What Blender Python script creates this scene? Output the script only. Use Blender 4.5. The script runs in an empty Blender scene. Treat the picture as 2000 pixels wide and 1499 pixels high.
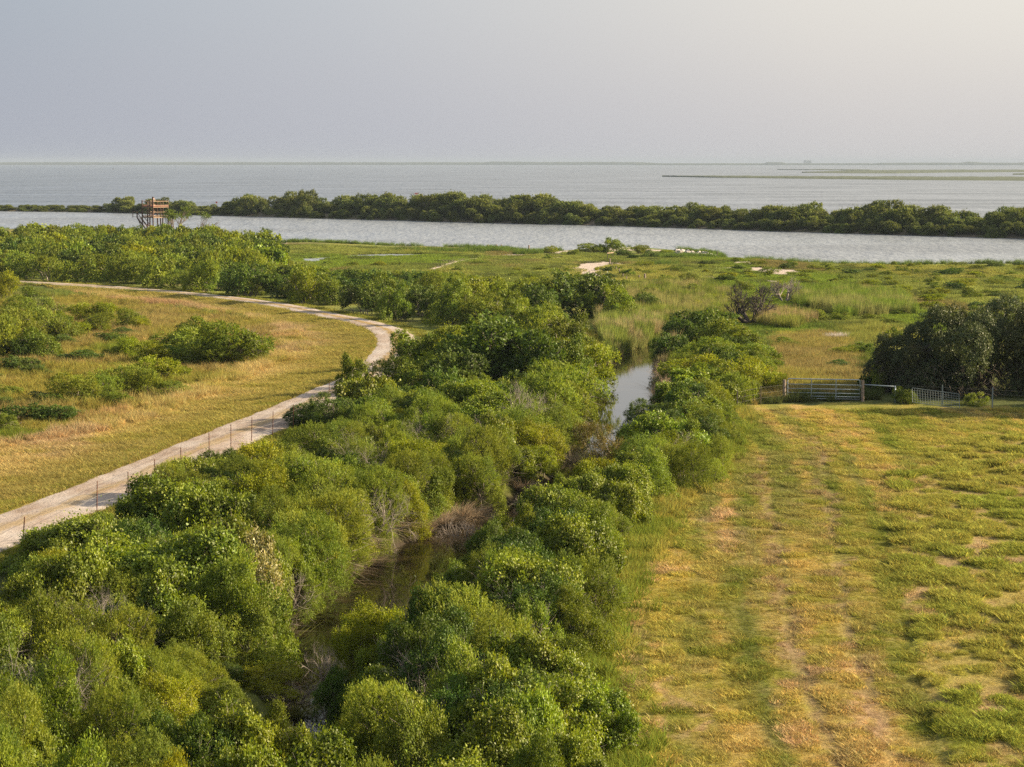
import bpy, math, random
import numpy as np
from mathutils import Vector, Matrix

random.seed(7)
S = bpy.context.scene
COL = S.collection

# ------------------------------------------------------------------ camera, sky, sun, exposure
CAM_Z = 16.0
F = 4041.0                      # focal length in photograph pixels (2000 wide)
PITCH = math.atan((749.5 - 318.0) / F)
cam_d = bpy.data.cameras.new("camera")
cam_d.sensor_fit = 'HORIZONTAL'
cam_d.sensor_width = 36.0
cam_d.lens = 36.0 * F / 2000.0
cam_d.clip_start = 0.5
cam_d.clip_end = 60000
cam = bpy.data.objects.new("camera", cam_d)
COL.objects.link(cam)
cam.location = (0, 0, CAM_Z)
cam.rotation_euler = (math.radians(90) - PITCH, 0, 0)
S.camera = cam

SUN_EL = math.radians(22.0)
SUN_AZ = math.radians(80.0)     # clockwise from the view direction (+Y)
sun_dir = Vector((math.sin(SUN_AZ) * math.cos(SUN_EL), math.cos(SUN_AZ) * math.cos(SUN_EL), math.sin(SUN_EL)))
sl = bpy.data.lights.new("sun", 'SUN')
sl.energy = 5.0
sl.angle = math.radians(1.2)
sl.color = (1.0, 0.81, 0.55)
so = bpy.data.objects.new("sun", sl)
COL.objects.link(so)
so.rotation_euler = (-sun_dir).to_track_quat('-Z', 'Y').to_euler()
so.location = (90, 10, 40)

S.view_settings.view_transform = 'Standard'
S.view_settings.look = 'None'
S.view_settings.gamma = 1.0
S.view_settings.use_curve_mapping = False
EXPO = 1.55
S.view_settings.exposure = EXPO
EX = 2.0 ** EXPO

W = bpy.data.worlds.new("World")
S.world = W
W.use_nodes = True
nt = W.node_tree
nt.nodes.clear()
def wn(t, **k):
    n = nt.nodes.new(t)
    for a, b in k.items():
        setattr(n, a, b)
    return n
sky = wn('ShaderNodeTexSky')
sky.sky_type = 'NISHITA'
sky.sun_disc = False
sky.sun_elevation = SUN_EL
sky.sun_rotation = SUN_AZ
sky.air_density = 1.5
sky.dust_density = 4.0
tc = wn('ShaderNodeTexCoord')
dotn = wn('ShaderNodeVectorMath', operation='DOT_PRODUCT')
dotn.inputs[1].default_value = sun_dir
nt.links.new(tc.outputs['Generated'], dotn.inputs[0])
mr = wn('ShaderNodeMapRange')
mr.inputs['From Min'].default_value = -1.0
mr.inputs['From Max'].default_value = 1.0
nt.links.new(dotn.outputs['Value'], mr.inputs['Value'])
ramp = wn('ShaderNodeValToRGB')
K = 10.0 / EX
def skc(r, g, b):
    return tuple(((c / 255.0 + 0.055) / 1.055) ** 2.4 for c in (r, g, b)) + (1,)
stops = [(0.0, skc(136, 152, 178)), (0.36, skc(140, 156, 179)), (0.435, skc(152, 166, 186)), (0.555, skc(191, 196, 206)),
         (0.655, skc(226, 223, 220)), (0.78, skc(242, 238, 230)), (1.0, skc(255, 252, 240))]
e = ramp.color_ramp.elements
e[0].position, e[0].color = stops[0]
e[1].position, e[1].color = stops[-1]
for p, c in stops[1:-1]:
    x = e.new(p); x.color = c
nt.links.new(mr.outputs['Result'], ramp.inputs['Fac'])
# paler, slightly pink air close to the horizon all the way round
sep = wn('ShaderNodeSeparateXYZ')
nt.links.new(tc.outputs['Generated'], sep.inputs[0])
hz = wn('ShaderNodeMapRange')
hz.interpolation_type = 'SMOOTHSTEP'
hz.inputs['From Min'].default_value = 0.0
hz.inputs['From Max'].default_value = 0.085
hz.inputs['To Min'].default_value = 0.40
hz.inputs['To Max'].default_value = 0.0
nt.links.new(sep.outputs['Z'], hz.inputs['Value'])
mixh = wn('ShaderNodeMix', data_type='RGBA')
nt.links.new(hz.outputs['Result'], mixh.inputs['Factor'])
nt.links.new(ramp.outputs['Color'], mixh.inputs['A'])
mixh.inputs['B'].default_value = skc(196, 194, 202)
sc_ = wn('ShaderNodeVectorMath', operation='SCALE')
sc_.inputs['Scale'].default_value = K
nt.links.new(mixh.outputs['Result'], sc_.inputs[0])
mixw = wn('ShaderNodeMix', data_type='RGBA')
mixw.inputs['Factor'].default_value = 0.9
nt.links.new(sky.outputs['Color'], mixw.inputs['A'])
nt.links.new(sc_.outputs[0], mixw.inputs['B'])
bg = wn('ShaderNodeBackground')
bg.inputs['Strength'].default_value = 0.1
nt.links.new(mixw.outputs['Result'], bg.inputs['Color'])
wo = wn('ShaderNodeOutputWorld')
nt.links.new(bg.outputs[0], wo.inputs['Surface'])

S.cycles.max_bounces = 7
S.cycles.diffuse_bounces = 3
S.cycles.glossy_bounces = 3
S.cycles.transmission_bounces = 3
S.cycles.volume_bounces = 0
S.cycles.transparent_max_bounces = 8
S.cycles.use_denoising = False
S.cycles.adaptive_threshold = 0.005

# ------------------------------------------------------------------ numeric helpers
rng = np.random.default_rng(11)

def land_z_d(d):
    t = np.clip((np.asarray(d, float) - 150.0) / 90.0, 0, 1)
    t = t * t * (3 - 2 * t)
    return 1.0 - 0.6 * t

def ray(px, py):
    u = (px - 1000.0) / F
    v = (749.5 - py) / F
    return np.array([u, math.cos(PITCH) + v * math.sin(PITCH), v * math.cos(PITCH) - math.sin(PITCH)])

def p2w(px, py, z=None):
    """photograph pixel -> world x, y on the ground (or on height z)"""
    r = ray(px, py)
    zz = 0.8 if z is None else z
    for _ in range(12 if z is None else 1):
        t = (zz - CAM_Z) / r[2]
        x, y = r[0] * t, r[1] * t
        if z is None:
            zz = float(land_z_d(y))
    return (x, y)

def w2p(x, y, z):
    c, s = math.cos(PITCH), math.sin(PITCH)
    dz = z - CAM_Z
    dep = y * c - dz * s
    up = y * s + dz * c
    return 1000.0 + F * x / dep, 749.5 - F * up / dep, F / dep

def poly(pts, z=None):
    return np.array([p2w(a, b, z) for a, b in pts])

def inpoly(x, y, P):
    x = np.asarray(x, float); y = np.asarray(y, float)
    r = np.zeros(x.shape, bool)
    n = len(P)
    j = n - 1
    for i in range(n):
        xi, yi = P[i]; xj, yj = P[j]
        if yi != yj:
            c = ((yi > y) != (yj > y)) & (x < (xj - xi) * (y - yi) / (yj - yi) + xi)
            r ^= c
        j = i
    return r

def dline(x, y, P, closed=False):
    """distance to a polyline and parameter"""
    x = np.asarray(x, float); y = np.asarray(y, float)
    best = np.full(x.shape, 1e9)
    n = len(P)
    rngi = range(n if closed else n - 1)
    for i in rngi:
        ax, ay = P[i]; bx, by = P[(i + 1) % n]
        dx, dy = bx - ax, by - ay
        L = dx * dx + dy * dy + 1e-9
        t = np.clip(((x - ax) * dx + (y - ay) * dy) / L, 0, 1)
        d = np.hypot(x - ax - t * dx, y - ay - t * dy)
        best = np.minimum(best, d)
    return best

def _h(ix, iy, s):
    n = (ix.astype(np.int64) * 374761393 + iy.astype(np.int64) * 668265263 + s * 1442695041) & 0xffffffff
    n = ((n ^ (n >> 13)) * 1274126177) & 0xffffffff
    return ((n ^ (n >> 16)) & 0xffff) / 65535.0

def vnoise(x, y, scale, seed=0, octv=1):
    """value noise 0..1"""
    x = np.asarray(x, float); y = np.asarray(y, float)
    tot = 0; amp = 1; s = 0
    for o in range(octv):
        u = x / scale * 2 ** o; v = y / scale * 2 ** o
        iu = np.floor(u); iv = np.floor(v)
        fu = u - iu; fv = v - iv
        fu = fu * fu * (3 - 2 * fu); fv = fv * fv * (3 - 2 * fv)
        a = _h(iu, iv, seed + o); b = _h(iu + 1, iv, seed + o)
        c = _h(iu, iv + 1, seed + o); d = _h(iu + 1, iv + 1, seed + o)
        tot = tot + amp * ((a * (1 - fu) + b * fu) * (1 - fv) + (c * (1 - fu) + d * fu) * fv)
        s += amp; amp *= 0.5
    return tot / s

def sstep(a, b, x):
    t = np.clip((x - a) / (b - a), 0, 1)
    return t * t * (3 - 2 * t)

def smooth_line(P, n=6):
    """Catmull-Rom"""
    P = np.asarray(P, float)
    Q = np.vstack([2 * P[0] - P[1], P, 2 * P[-1] - P[-2]])
    out = []
    for i in range(1, len(Q) - 2):
        for k in range(n):
            t = k / n
            out.append(0.5 * ((2 * Q[i]) + (-Q[i - 1] + Q[i + 1]) * t + (2 * Q[i - 1] - 5 * Q[i] + 4 * Q[i + 1] - Q[i + 2]) * t * t
                       + (-Q[i - 1] + 3 * Q[i] - 3 * Q[i + 1] + Q[i + 2]) * t ** 3))
    out.append(P[-1])
    return np.array(out)

# ------------------------------------------------------------------ mesh helpers
def mesh_np(name, V, Fc, tint=None, mats=(), smooth=False):
    """V (n,3); Fc: (m,k) array or list of such arrays"""
    me = bpy.data.meshes.new(name)
    V = np.asarray(V, np.float32)
    if not isinstance(Fc, list):
        Fc = [Fc]
    Fc = [np.asarray(f, np.int32) for f in Fc if len(f)]
    me.vertices.add(len(V))
    me.vertices.foreach_set("co", V.ravel())
    li = np.concatenate([f.ravel() for f in Fc])
    me.loops.add(len(li))
    me.loops.foreach_set("vertex_index", li)
    cnt = np.concatenate([np.full(len(f), f.shape[1], np.int32) for f in Fc])
    st = np.concatenate([[0], np.cumsum(cnt)[:-1]]).astype(np.int32)
    me.polygons.add(len(cnt))
    me.polygons.foreach_set("loop_start", st)
    if smooth:
        me.polygons.foreach_set("use_smooth", np.ones(len(cnt), bool))
    me.update(calc_edges=True)
    if tint is not None:
        a = me.color_attributes.new("tint", 'FLOAT_COLOR', 'POINT')
        t = np.ones((len(V), 4), np.float32); t[:, :3] = tint
        a.data.foreach_set("color", t.ravel())
    for m in mats:
        me.materials.append(m)
    return me

def link(name, me, parent=None, **props):
    o = bpy.data.objects.new(name, me)
    COL.objects.link(o)
    if parent is not None:
        o.parent = parent
    for k, v in props.items():
        o[k] = v
    return o

class MB:
    """collects boxes / bars / tubes as one mesh"""
    def __init__(s):
        s.v = []; s.f = []
    def box(s, c, size, rz=0.0):
        c = Vector(c); n = len(s.v)
        for dx, dy, dz in ((-1,-1,-1),(1,-1,-1),(1,1,-1),(-1,1,-1),(-1,-1,1),(1,-1,1),(1,1,1),(-1,1,1)):
            p = Vector((dx * size[0] / 2, dy * size[1] / 2, dz * size[2] / 2))
            if rz:
                p = Matrix.Rotation(rz, 3, 'Z') @ p
            s.v.append(c + p)
        for q in ((0,3,2,1),(4,5,6,7),(0,1,5,4),(1,2,6,5),(2,3,7,6),(3,0,4,7)):
            s.f.append([n + i for i in q])
        return s
    def bar(s, a, b, w, h):
        a = Vector(a); b = Vector(b); d = (b - a).normalized()
        up = Vector((0, 0, 1)) if abs(d.z) < 0.98 else Vector((1, 0, 0))
        x = d.cross(up).normalized(); y = x.cross(d).normalized()
        n = len(s.v)
        for p in (a, b):
            for i, j in ((-1,-1),(1,-1),(1,1),(-1,1)):
                s.v.append(p + x * i * w / 2 + y * j * h / 2)
        for q in ((0,3,2,1),(4,5,6,7),(0,1,5,4),(1,2,6,5),(2,3,7,6),(3,0,4,7)):
            s.f.append([n + i for i in q])
        return s
    def tube(s, pts, r, k=8, caps=True):
        if not hasattr(r, '__len__'):
            r = [r] * len(pts)
        pts = [Vector(p) for p in pts]
        n0 = len(s.v)
        for i, p in enumerate(pts):
            d = (pts[min(i + 1, len(pts) - 1)] - pts[max(i - 1, 0)]).normalized()
            up = Vector((0, 0, 1)) if abs(d.z) < 0.95 else Vector((1, 0, 0))
            x = d.cross(up).normalized(); y = x.cross(d).normalized()
            for j in range(k):
                a = 2 * math.pi * j / k
                s.v.append(p + (x * math.cos(a) + y * math.sin(a)) * r[i])
        for i in range(len(pts) - 1):
            for j in range(k):
                a = n0 + i * k + j; b = n0 + i * k + (j + 1) % k
                s.f.append([a, b, b + k, a + k])
        if caps:
            s.f.append([n0 + j for j in range(k)][::-1])
            s.f.append([n0 + (len(pts) - 1) * k + j for j in range(k)])
        return s
    def mesh(s, name, mat, smooth=False):
        me = bpy.data.meshes.new(name)
        me.from_pydata([tuple(p) for p in s.v], [], s.f)
        me.materials.append(mat)
        if smooth:
            for p in me.polygons:
                p.use_smooth = True
        me.update()
        return me
    def build(s, name, mat, parent=None, smooth=False, **props):
        return link(name, s.mesh(name, mat, smooth), parent, **props)

def empty(name, loc, label, cat, group=None, rz=0.0):
    o = bpy.data.objects.new(name, None)
    COL.objects.link(o)
    o.location = loc
    o.rotation_euler = (0, 0, rz)
    o.empty_display_size = 0.3
    o['label'] = label; o['category'] = cat
    if group:
        o['group'] = group
    return o

# ------------------------------------------------------------------ materials
def new_mat(name):
    m = bpy.data.materials.new(name)
    m.use_nodes = True
    m.node_tree.nodes.clear()
    return m, m.node_tree

def N(t, kind, **k):
    n = t.nodes.new(kind)
    for a, b in k.items():
        setattr(n, a, b)
    return n

def noise(t, vec, scale, detail=3, rough=0.5):
    n = N(t, 'ShaderNodeTexNoise')
    n.inputs['Scale'].default_value = scale
    n.inputs['Detail'].default_value = detail
    n.inputs['Roughness'].default_value = rough
    if vec is not None:
        t.links.new(vec, n.inputs['Vector'])
    return n

def mapr(t, val, a, b, c, d):
    n = N(t, 'ShaderNodeMapRange')
    for k, v in (('From Min', a), ('From Max', b), ('To Min', c), ('To Max', d)):
        n.inputs[k].default_value = v
    t.links.new(val, n.inputs['Value'])
    return n.outputs['Result']

def mixc(t, fac, a, b, blend='MIX'):
    n = N(t, 'ShaderNodeMix', data_type='RGBA', blend_type=blend)
    for s, v in (('Factor', fac), ('A', a), ('B', b)):
        if hasattr(v, 'links') or isinstance(v, bpy.types.NodeSocket):
            t.links.new(v, n.inputs[s])
        else:
            n.inputs[s].default_value = v if not isinstance(v, tuple) or len(v) == 4 else v + (1,)
    return n.outputs['Result']

def leaf_mat(name, col, gloss=0.35, trans=0.38, vary=0.16, rough=0.5):
    m, t = new_mat(name)
    at = N(t, 'ShaderNodeAttribute'); at.attribute_name = 'tint'
    oi = N(t, 'ShaderNodeObjectInfo')
    c = mixc(t, 1.0, tuple(col), at.outputs['Color'], 'MULTIPLY')
    hs = N(t, 'ShaderNodeHueSaturation')
    t.links.new(c, hs.inputs['Color'])
    t.links.new(mapr(t, oi.outputs['Random'], 0, 1, 1 - vary, 1 + vary), hs.inputs['Value'])
    w = N(t, 'ShaderNodeMath', operation='FRACT')
    mm = N(t, 'ShaderNodeMath', operation='MULTIPLY'); mm.inputs[1].default_value = 17.31
    t.links.new(oi.outputs['Random'], mm.inputs[0]); t.links.new(mm.outputs[0], w.inputs[0])
    t.links.new(mapr(t, w.outputs[0], 0, 1, 0.484, 0.512), hs.inputs['Hue'])
    p = N(t, 'ShaderNodeBsdfPrincipled')
    t.links.new(hs.outputs['Color'], p.inputs['Base Color'])
    p.inputs['Roughness'].default_value = rough
    p.inputs['Specular IOR Level'].default_value = gloss
    tr = N(t, 'ShaderNodeBsdfTranslucent')
    tcol = mixc(t, 1.0, hs.outputs['Color'], (1.35, 1.35, 0.45), 'MULTIPLY')
    t.links.new(tcol, tr.inputs['Color'])
    mx = N(t, 'ShaderNodeMixShader'); mx.inputs[0].default_value = trans
    t.links.new(p.outputs[0], mx.inputs[1]); t.links.new(tr.outputs[0], mx.inputs[2])
    o = N(t, 'ShaderNodeOutputMaterial'); t.links.new(mx.outputs[0], o.inputs['Surface'])
    return m

def surf_mat(name, col, col2=None, scale=3.0, rough=0.8, spec=0.3, metallic=0.0, bump=0.0, coord='Object', objvar=0.0, bscale=None):
    m, t = new_mat(name)
    tcn = N(t, 'ShaderNodeTexCoord')
    vec = tcn.outputs[coord]
    p = N(t, 'ShaderNodeBsdfPrincipled')
    nz = noise(t, vec, scale, 4, 0.6)
    c = mixc(t, mapr(t, nz.outputs['Fac'], 0.35, 0.65, 0, 1), tuple(col), tuple(col2 or col))
    if objvar:
        oi = N(t, 'ShaderNodeObjectInfo')
        hs = N(t, 'ShaderNodeHueSaturation')
        t.links.new(c, hs.inputs['Color'])
        t.links.new(mapr(t, oi.outputs['Random'], 0, 1, 1 - objvar, 1 + objvar), hs.inputs['Value'])
        c = hs.outputs['Color']
    t.links.new(c, p.inputs['Base Color'])
    p.inputs['Roughness'].default_value = rough
    p.inputs['Specular IOR Level'].default_value = spec
    p.inputs['Metallic'].default_value = metallic
    if bump:
        b = N(t, 'ShaderNodeBump'); b.inputs['Strength'].default_value = bump; b.inputs['Distance'].default_value = 0.05
        nz2 = noise(t, vec, bscale or scale * 4, 5, 0.6)
        t.links.new(nz2.outputs['Fac'], b.inputs['Height']); t.links.new(b.outputs[0], p.inputs['Normal'])
    o = N(t, 'ShaderNodeOutputMaterial'); t.links.new(p.outputs[0], o.inputs['Surface'])
    return m

M = {}
M['bark'] = surf_mat('bark', (0.10, 0.075, 0.055), (0.17, 0.14, 0.11), 6, bump=0.5)
M['twig'] = surf_mat('pale_twig', (0.20, 0.165, 0.135), (0.30, 0.26, 0.22), 5)
M['dead'] = surf_mat('dead_wood', (0.22, 0.18, 0.155), (0.34, 0.30, 0.27), 5)
M['darkbark'] = surf_mat('dark_bark', (0.045, 0.035, 0.03), (0.09, 0.075, 0.065), 6)
LEAF = {
    'V': leaf_mat('vine_leaves', (0.158, 0.205, 0.019), 0.28, 0.28, 0.16, 0.5),
    'P': leaf_mat('pale_vine_leaves', (0.22, 0.215, 0.085), 0.3, 0.22, 0.08, 0.45),
    'F': leaf_mat('feathery_leaves', (0.166, 0.208, 0.031), 0.12, 0.28, 0.18, 0.6),
    'D': leaf_mat('evergreen_leaves', (0.076, 0.120, 0.020), 0.18, 0.25, 0.18, 0.5),
    'Y': leaf_mat('yellow_green_leaves', (0.188, 0.218, 0.015), 0.2, 0.34, 0.12, 0.55),
    'G': leaf_mat('green_leaves', (0.142, 0.186, 0.022), 0.18, 0.27, 0.20, 0.55),
    'O': leaf_mat('oak_leaves', (0.080, 0.098, 0.040), 0.18, 0.14, 0.06, 0.5),
    'I': leaf_mat('island_leaves', (0.118, 0.145, 0.040), 0.10, 0.25, 0.22, 0.6),
    'M': leaf_mat('marsh_leaves', (0.110, 0.145, 0.026), 0.3, 0.32, 0.25, 0.5),
    'R': leaf_mat('reddish_leaves', (0.140, 0.120, 0.026), 0.2, 0.25, 0.08, 0.55),
}

# ------------------------------------------------------------------ layout lines (read off the photograph, laid on the ground)
shore_px = [(-900, 446), (-400, 447), (0, 449), (300, 453), (430, 460), (520, 474), (560, 476), (600, 474), (680, 478), (770, 482), (860, 484), (960, 487.5), (1000, 490),
            (1030, 497), (1060, 494), (1110, 489), (1170, 487), (1230, 485), (1280, 486), (1330, 490), (1385, 496), (1402, 500), (1404, 504), (1440, 507),
            (1500, 512), (1560, 516), (1640, 519), (1740, 521), (1840, 518), (2000, 517), (2400, 515), (3000, 512)]
SHORE = poly(shore_px, 0.0)
LAND = np.vstack([SHORE, [[400, -300], [-400, -300]]])
isl_front_px = [(-1500, 396), (-600, 404), (0, 413), (200, 415.5), (300, 418), (380, 420.7), (450, 422.5), (560, 425.5), (700, 429), (800, 431.5), (900, 434.7),
                (1000, 437), (1200, 442), (1300, 445), (1500, 452), (1650, 456.5), (1800, 461), (2000, 467), (2300, 477), (2900, 500)]
ISF = poly(isl_front_px, 0.0)
isl_w = np.interp([a for a, b in isl_front_px], [-1500, 380, 480, 2900], [12, 12, 26, 26])
ISL = np.vstack([ISF, (ISF + np.stack([isl_w * 0.25, isl_w], 1))[::-1]])
creek_def = [(1400, 650, .8), (1340, 664, 1.0), (1290, 678, 1.4), (1243, 700, 2.0), (1233, 745, 2.5), (1218, 800, 2.5), (1190, 850, 1.8), (1155, 900, 1.4), (1110, 950, 1.3), (1045, 990, 1.5), (968, 1028, 2.1), (897, 1070, 2.5),
             (836, 1115, 2.75), (772, 1170, 2.55), (703, 1235, 2.3), (636, 1285, 2.2), (598, 1335, 1.2), (600, 1420, 0.5), (640, 1520, .9), (700, 1680, .8), (740, 1850, .8)]
_c = smooth_line(np.hstack([poly([c[:2] for c in creek_def], 0.0), np.array([[c[2]] for c in creek_def])]), 4)
CREEK = _c[:, :2]; CREEK_W = _c[:, 2]
def creek_d(x, y):
    """distance to the water's edge, negative in the water"""
    x = np.asarray(x, float); y = np.asarray(y, float)
    best = np.full(x.shape, 1e9)
    for i in range(len(CREEK) - 1):
        ax, ay = CREEK[i]; dx, dy = CREEK[i + 1] - CREEK[i]
        t = np.clip(((x - ax) * dx + (y - ay) * dy) / (dx * dx + dy * dy + 1e-9), 0, 1)
        best = np.minimum(best, np.hypot(x - ax - t * dx, y - ay - t * dy) - (CREEK_W[i] * (1 - t) + CREEK_W[i + 1] * t))
    return best
road_px = [(-500, 530), (-200, 541), (30, 554), (200, 564), (330, 574.5), (440, 586), (540, 600), (620, 616), (700, 633), (752, 649), (775, 668), (771, 690), (750, 712),
           (728, 737), (668, 765), (600, 797), (535, 826), (470, 853), (400, 883), (320, 919), (230, 958), (120, 1003), (0, 1047), (-150, 1112), (-420, 1240)]
ROAD = smooth_line(poly(road_px), 5)
pond_px = [(583, 505), (612, 505), (650, 502), (700, 498), (760, 496.5), (835, 497), (832, 501.5), (740, 503), (660, 504.5), (640, 508), (617, 515), (590, 514)]
POND = poly(pond_px, 0.3)
sand_polys = [poly(p) for p in (
    [(515, 474), (560, 475), (585, 479), (540, 480)],
    [(970, 500), (1000, 494), (1045, 491), (1110, 489), (1115, 493), (1060, 499), (1000, 502)],
    [(1128, 515), (1160, 508), (1195, 512), (1185, 530), (1210, 552), (1215, 562), (1180, 553), (1150, 545), (1120, 535)],
    [(1196, 512), (1245, 516), (1235, 522), (1200, 519)],
    [(1465, 524), (1500, 523), (1550, 530), (1545, 537), (1500, 539), (1480, 532)],
    [(1190, 484), (1300, 487), (1290, 491), (1200, 489)],
    [(1390, 523), (1450, 522), (1450, 526), (1400, 527)],
    [(1610, 663), (1650, 662), (1650, 667), (1612, 668)],
    [(1560, 546), (1590, 546), (1585, 550), (1562, 550)])]
SANDZ = poly([(990, 494), (1400, 507), (1620, 522), (1600, 556), (1400, 556), (1230, 566), (1120, 556), (1090, 520)])
path_line = poly([(848, 527), (880, 516), (920, 507), (975, 500), (1000, 497)])
path2_line = poly([(1205, 555), (1240, 580), (1300, 620), (1350, 660)])
field_px = [(1433, 800), (1425, 870), (1390, 905), (1330, 965), (1268, 1040), (1232, 1120), (1182, 1220), (1160, 1320), (1175, 1410), (1235, 1500), (1290, 1650), (1330, 1850),
            (2900, 1850), (2900, 790), (2000, 795), (1700, 790), (1500, 786)]
FIELD = poly(field_px)
lane = poly([(1455, 782), (1490, 725), (1500, 690), (1515, 655), (1640, 655), (1680, 690), (1690, 780)])
meadow = poly([(-400, 541), (30, 557), (330, 578), (540, 603), (700, 637), (775, 662), (770, 700), (700, 745), (600, 790), (450, 855), (230, 950), (0, 1040), (-200, 1120), (-600, 1300), (-600, 880),
               (0, 870), (100, 850), (200, 810), (300, 790), (370, 760), (450, 730), (520, 700), (545, 665), (520, 635), (420, 612), (330, 600), (250, 595), (150, 575), (90, 560), (-400, 560)])
ruts = [poly([(1490, 900), (1505, 1000), (1532, 1150), (1560, 1300), (1610, 1430), (1640, 1520)]),
        poly([(1600, 860), (1622, 1000), (1640, 1130), (1660, 1260), (1710, 1390), (1760, 1500)])]
rut_dark = [poly([(1460, 1120), (1445, 1200), (1438, 1300), (1450, 1400)]), poly([(1740, 1000), (1745, 1100), (1775, 1250), (1800, 1400)])]
HUM = poly([(1745, 930), (1735, 1000), (1750, 1100), (1780, 1200), (1800, 1320), (1860, 1500), (1950, 1850), (3000, 1850), (3000, 860), (1900, 860)])

def height(x, y):
    """ground height"""
    x = np.asarray(x, float); y = np.asarray(y, float)
    z = land_z_d(y) + 0.10 * (vnoise(x, y, 9, 3, 2) - 0.5) + 0.05 * (vnoise(x, y, 1.3, 5, 2) - 0.5)
    z = np.where(y > 180, z + 0.25 * (vnoise(x, y, 7, 8, 3) - 0.5), z)
    hm = inpoly(x, y, HUM)
    z = z + np.where(hm, 0.42 * (np.maximum(vnoise(x, y * 0.55, 0.6, 21, 2) - 0.42, 0)), 0)
    dr = dline(x, y, ROAD)
    z0 = land_z_d(y)
    z = z0 + (z - z0) * sstep(1.6, 3.6, dr)
    z = z + 0.22 * sstep(4.5, 2.4, dr)
    for r in ruts + rut_dark:
        z = z - 0.035 * sstep(0.4, 0.1, dline(x, y, r))
    # creek cut
    near = y < 230
    dc = creek_d(x, y)
    z = np.where(near, np.minimum(z, np.maximum(-0.7, dc * 1.0 + 0.35 * (vnoise(x, y, 1.6, 33, 2) - 0.5))), z)
    # shore
    ds = dline(x, y, SHORE)
    inl = inpoly(x, y, LAND)
    far = y > 200
    sh = np.where(inl, np.minimum(z, 0.02 + 0.09 * ds), -0.06 * ds - 0.02)
    sh = np.maximum(sh, -1.2)
    z = np.where(far, sh, z)
    inp = inpoly(x, y, POND)
    z = np.where(inp, 0.12, z)
    # island across the channel
    ii = inpoly(x, y, ISL)
    di = dline(x, y, ISL, True)
    z = np.where((y > 330) & ii, 0.1 + np.minimum(di * 0.22, 1.1) + 0.2 * (vnoise(x, y, 5, 9, 2) - 0.5), z)
    z = np.where((y > 330) & ~ii & ~inl & (di < 4), np.maximum(z, -0.02 - 0.25 * di), z)
    return z

C_ = lambda *a: np.array(a, float)
G1 = C_(0.108, 0.126, 0.018); G2 = C_(0.226, 0.192, 0.042); ST = C_(0.31, 0.228, 0.09); TH = C_(0.35, 0.235, 0.145)
MG = C_(0.170, 0.188, 0.042); MB_ = C_(0.155, 0.125, 0.05); DK = C_(0.050, 0.060, 0.018); SA = C_(0.42, 0.355, 0.31); OR = C_(0.245, 0.185, 0.065)
MUD = C_(0.045, 0.035, 0.024); RD = C_(0.24, 0.13, 0.065)

def lerp(a, b, t):
    t = np.asarray(t)[..., None]
    return a * (1 - t) + b * t

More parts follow.
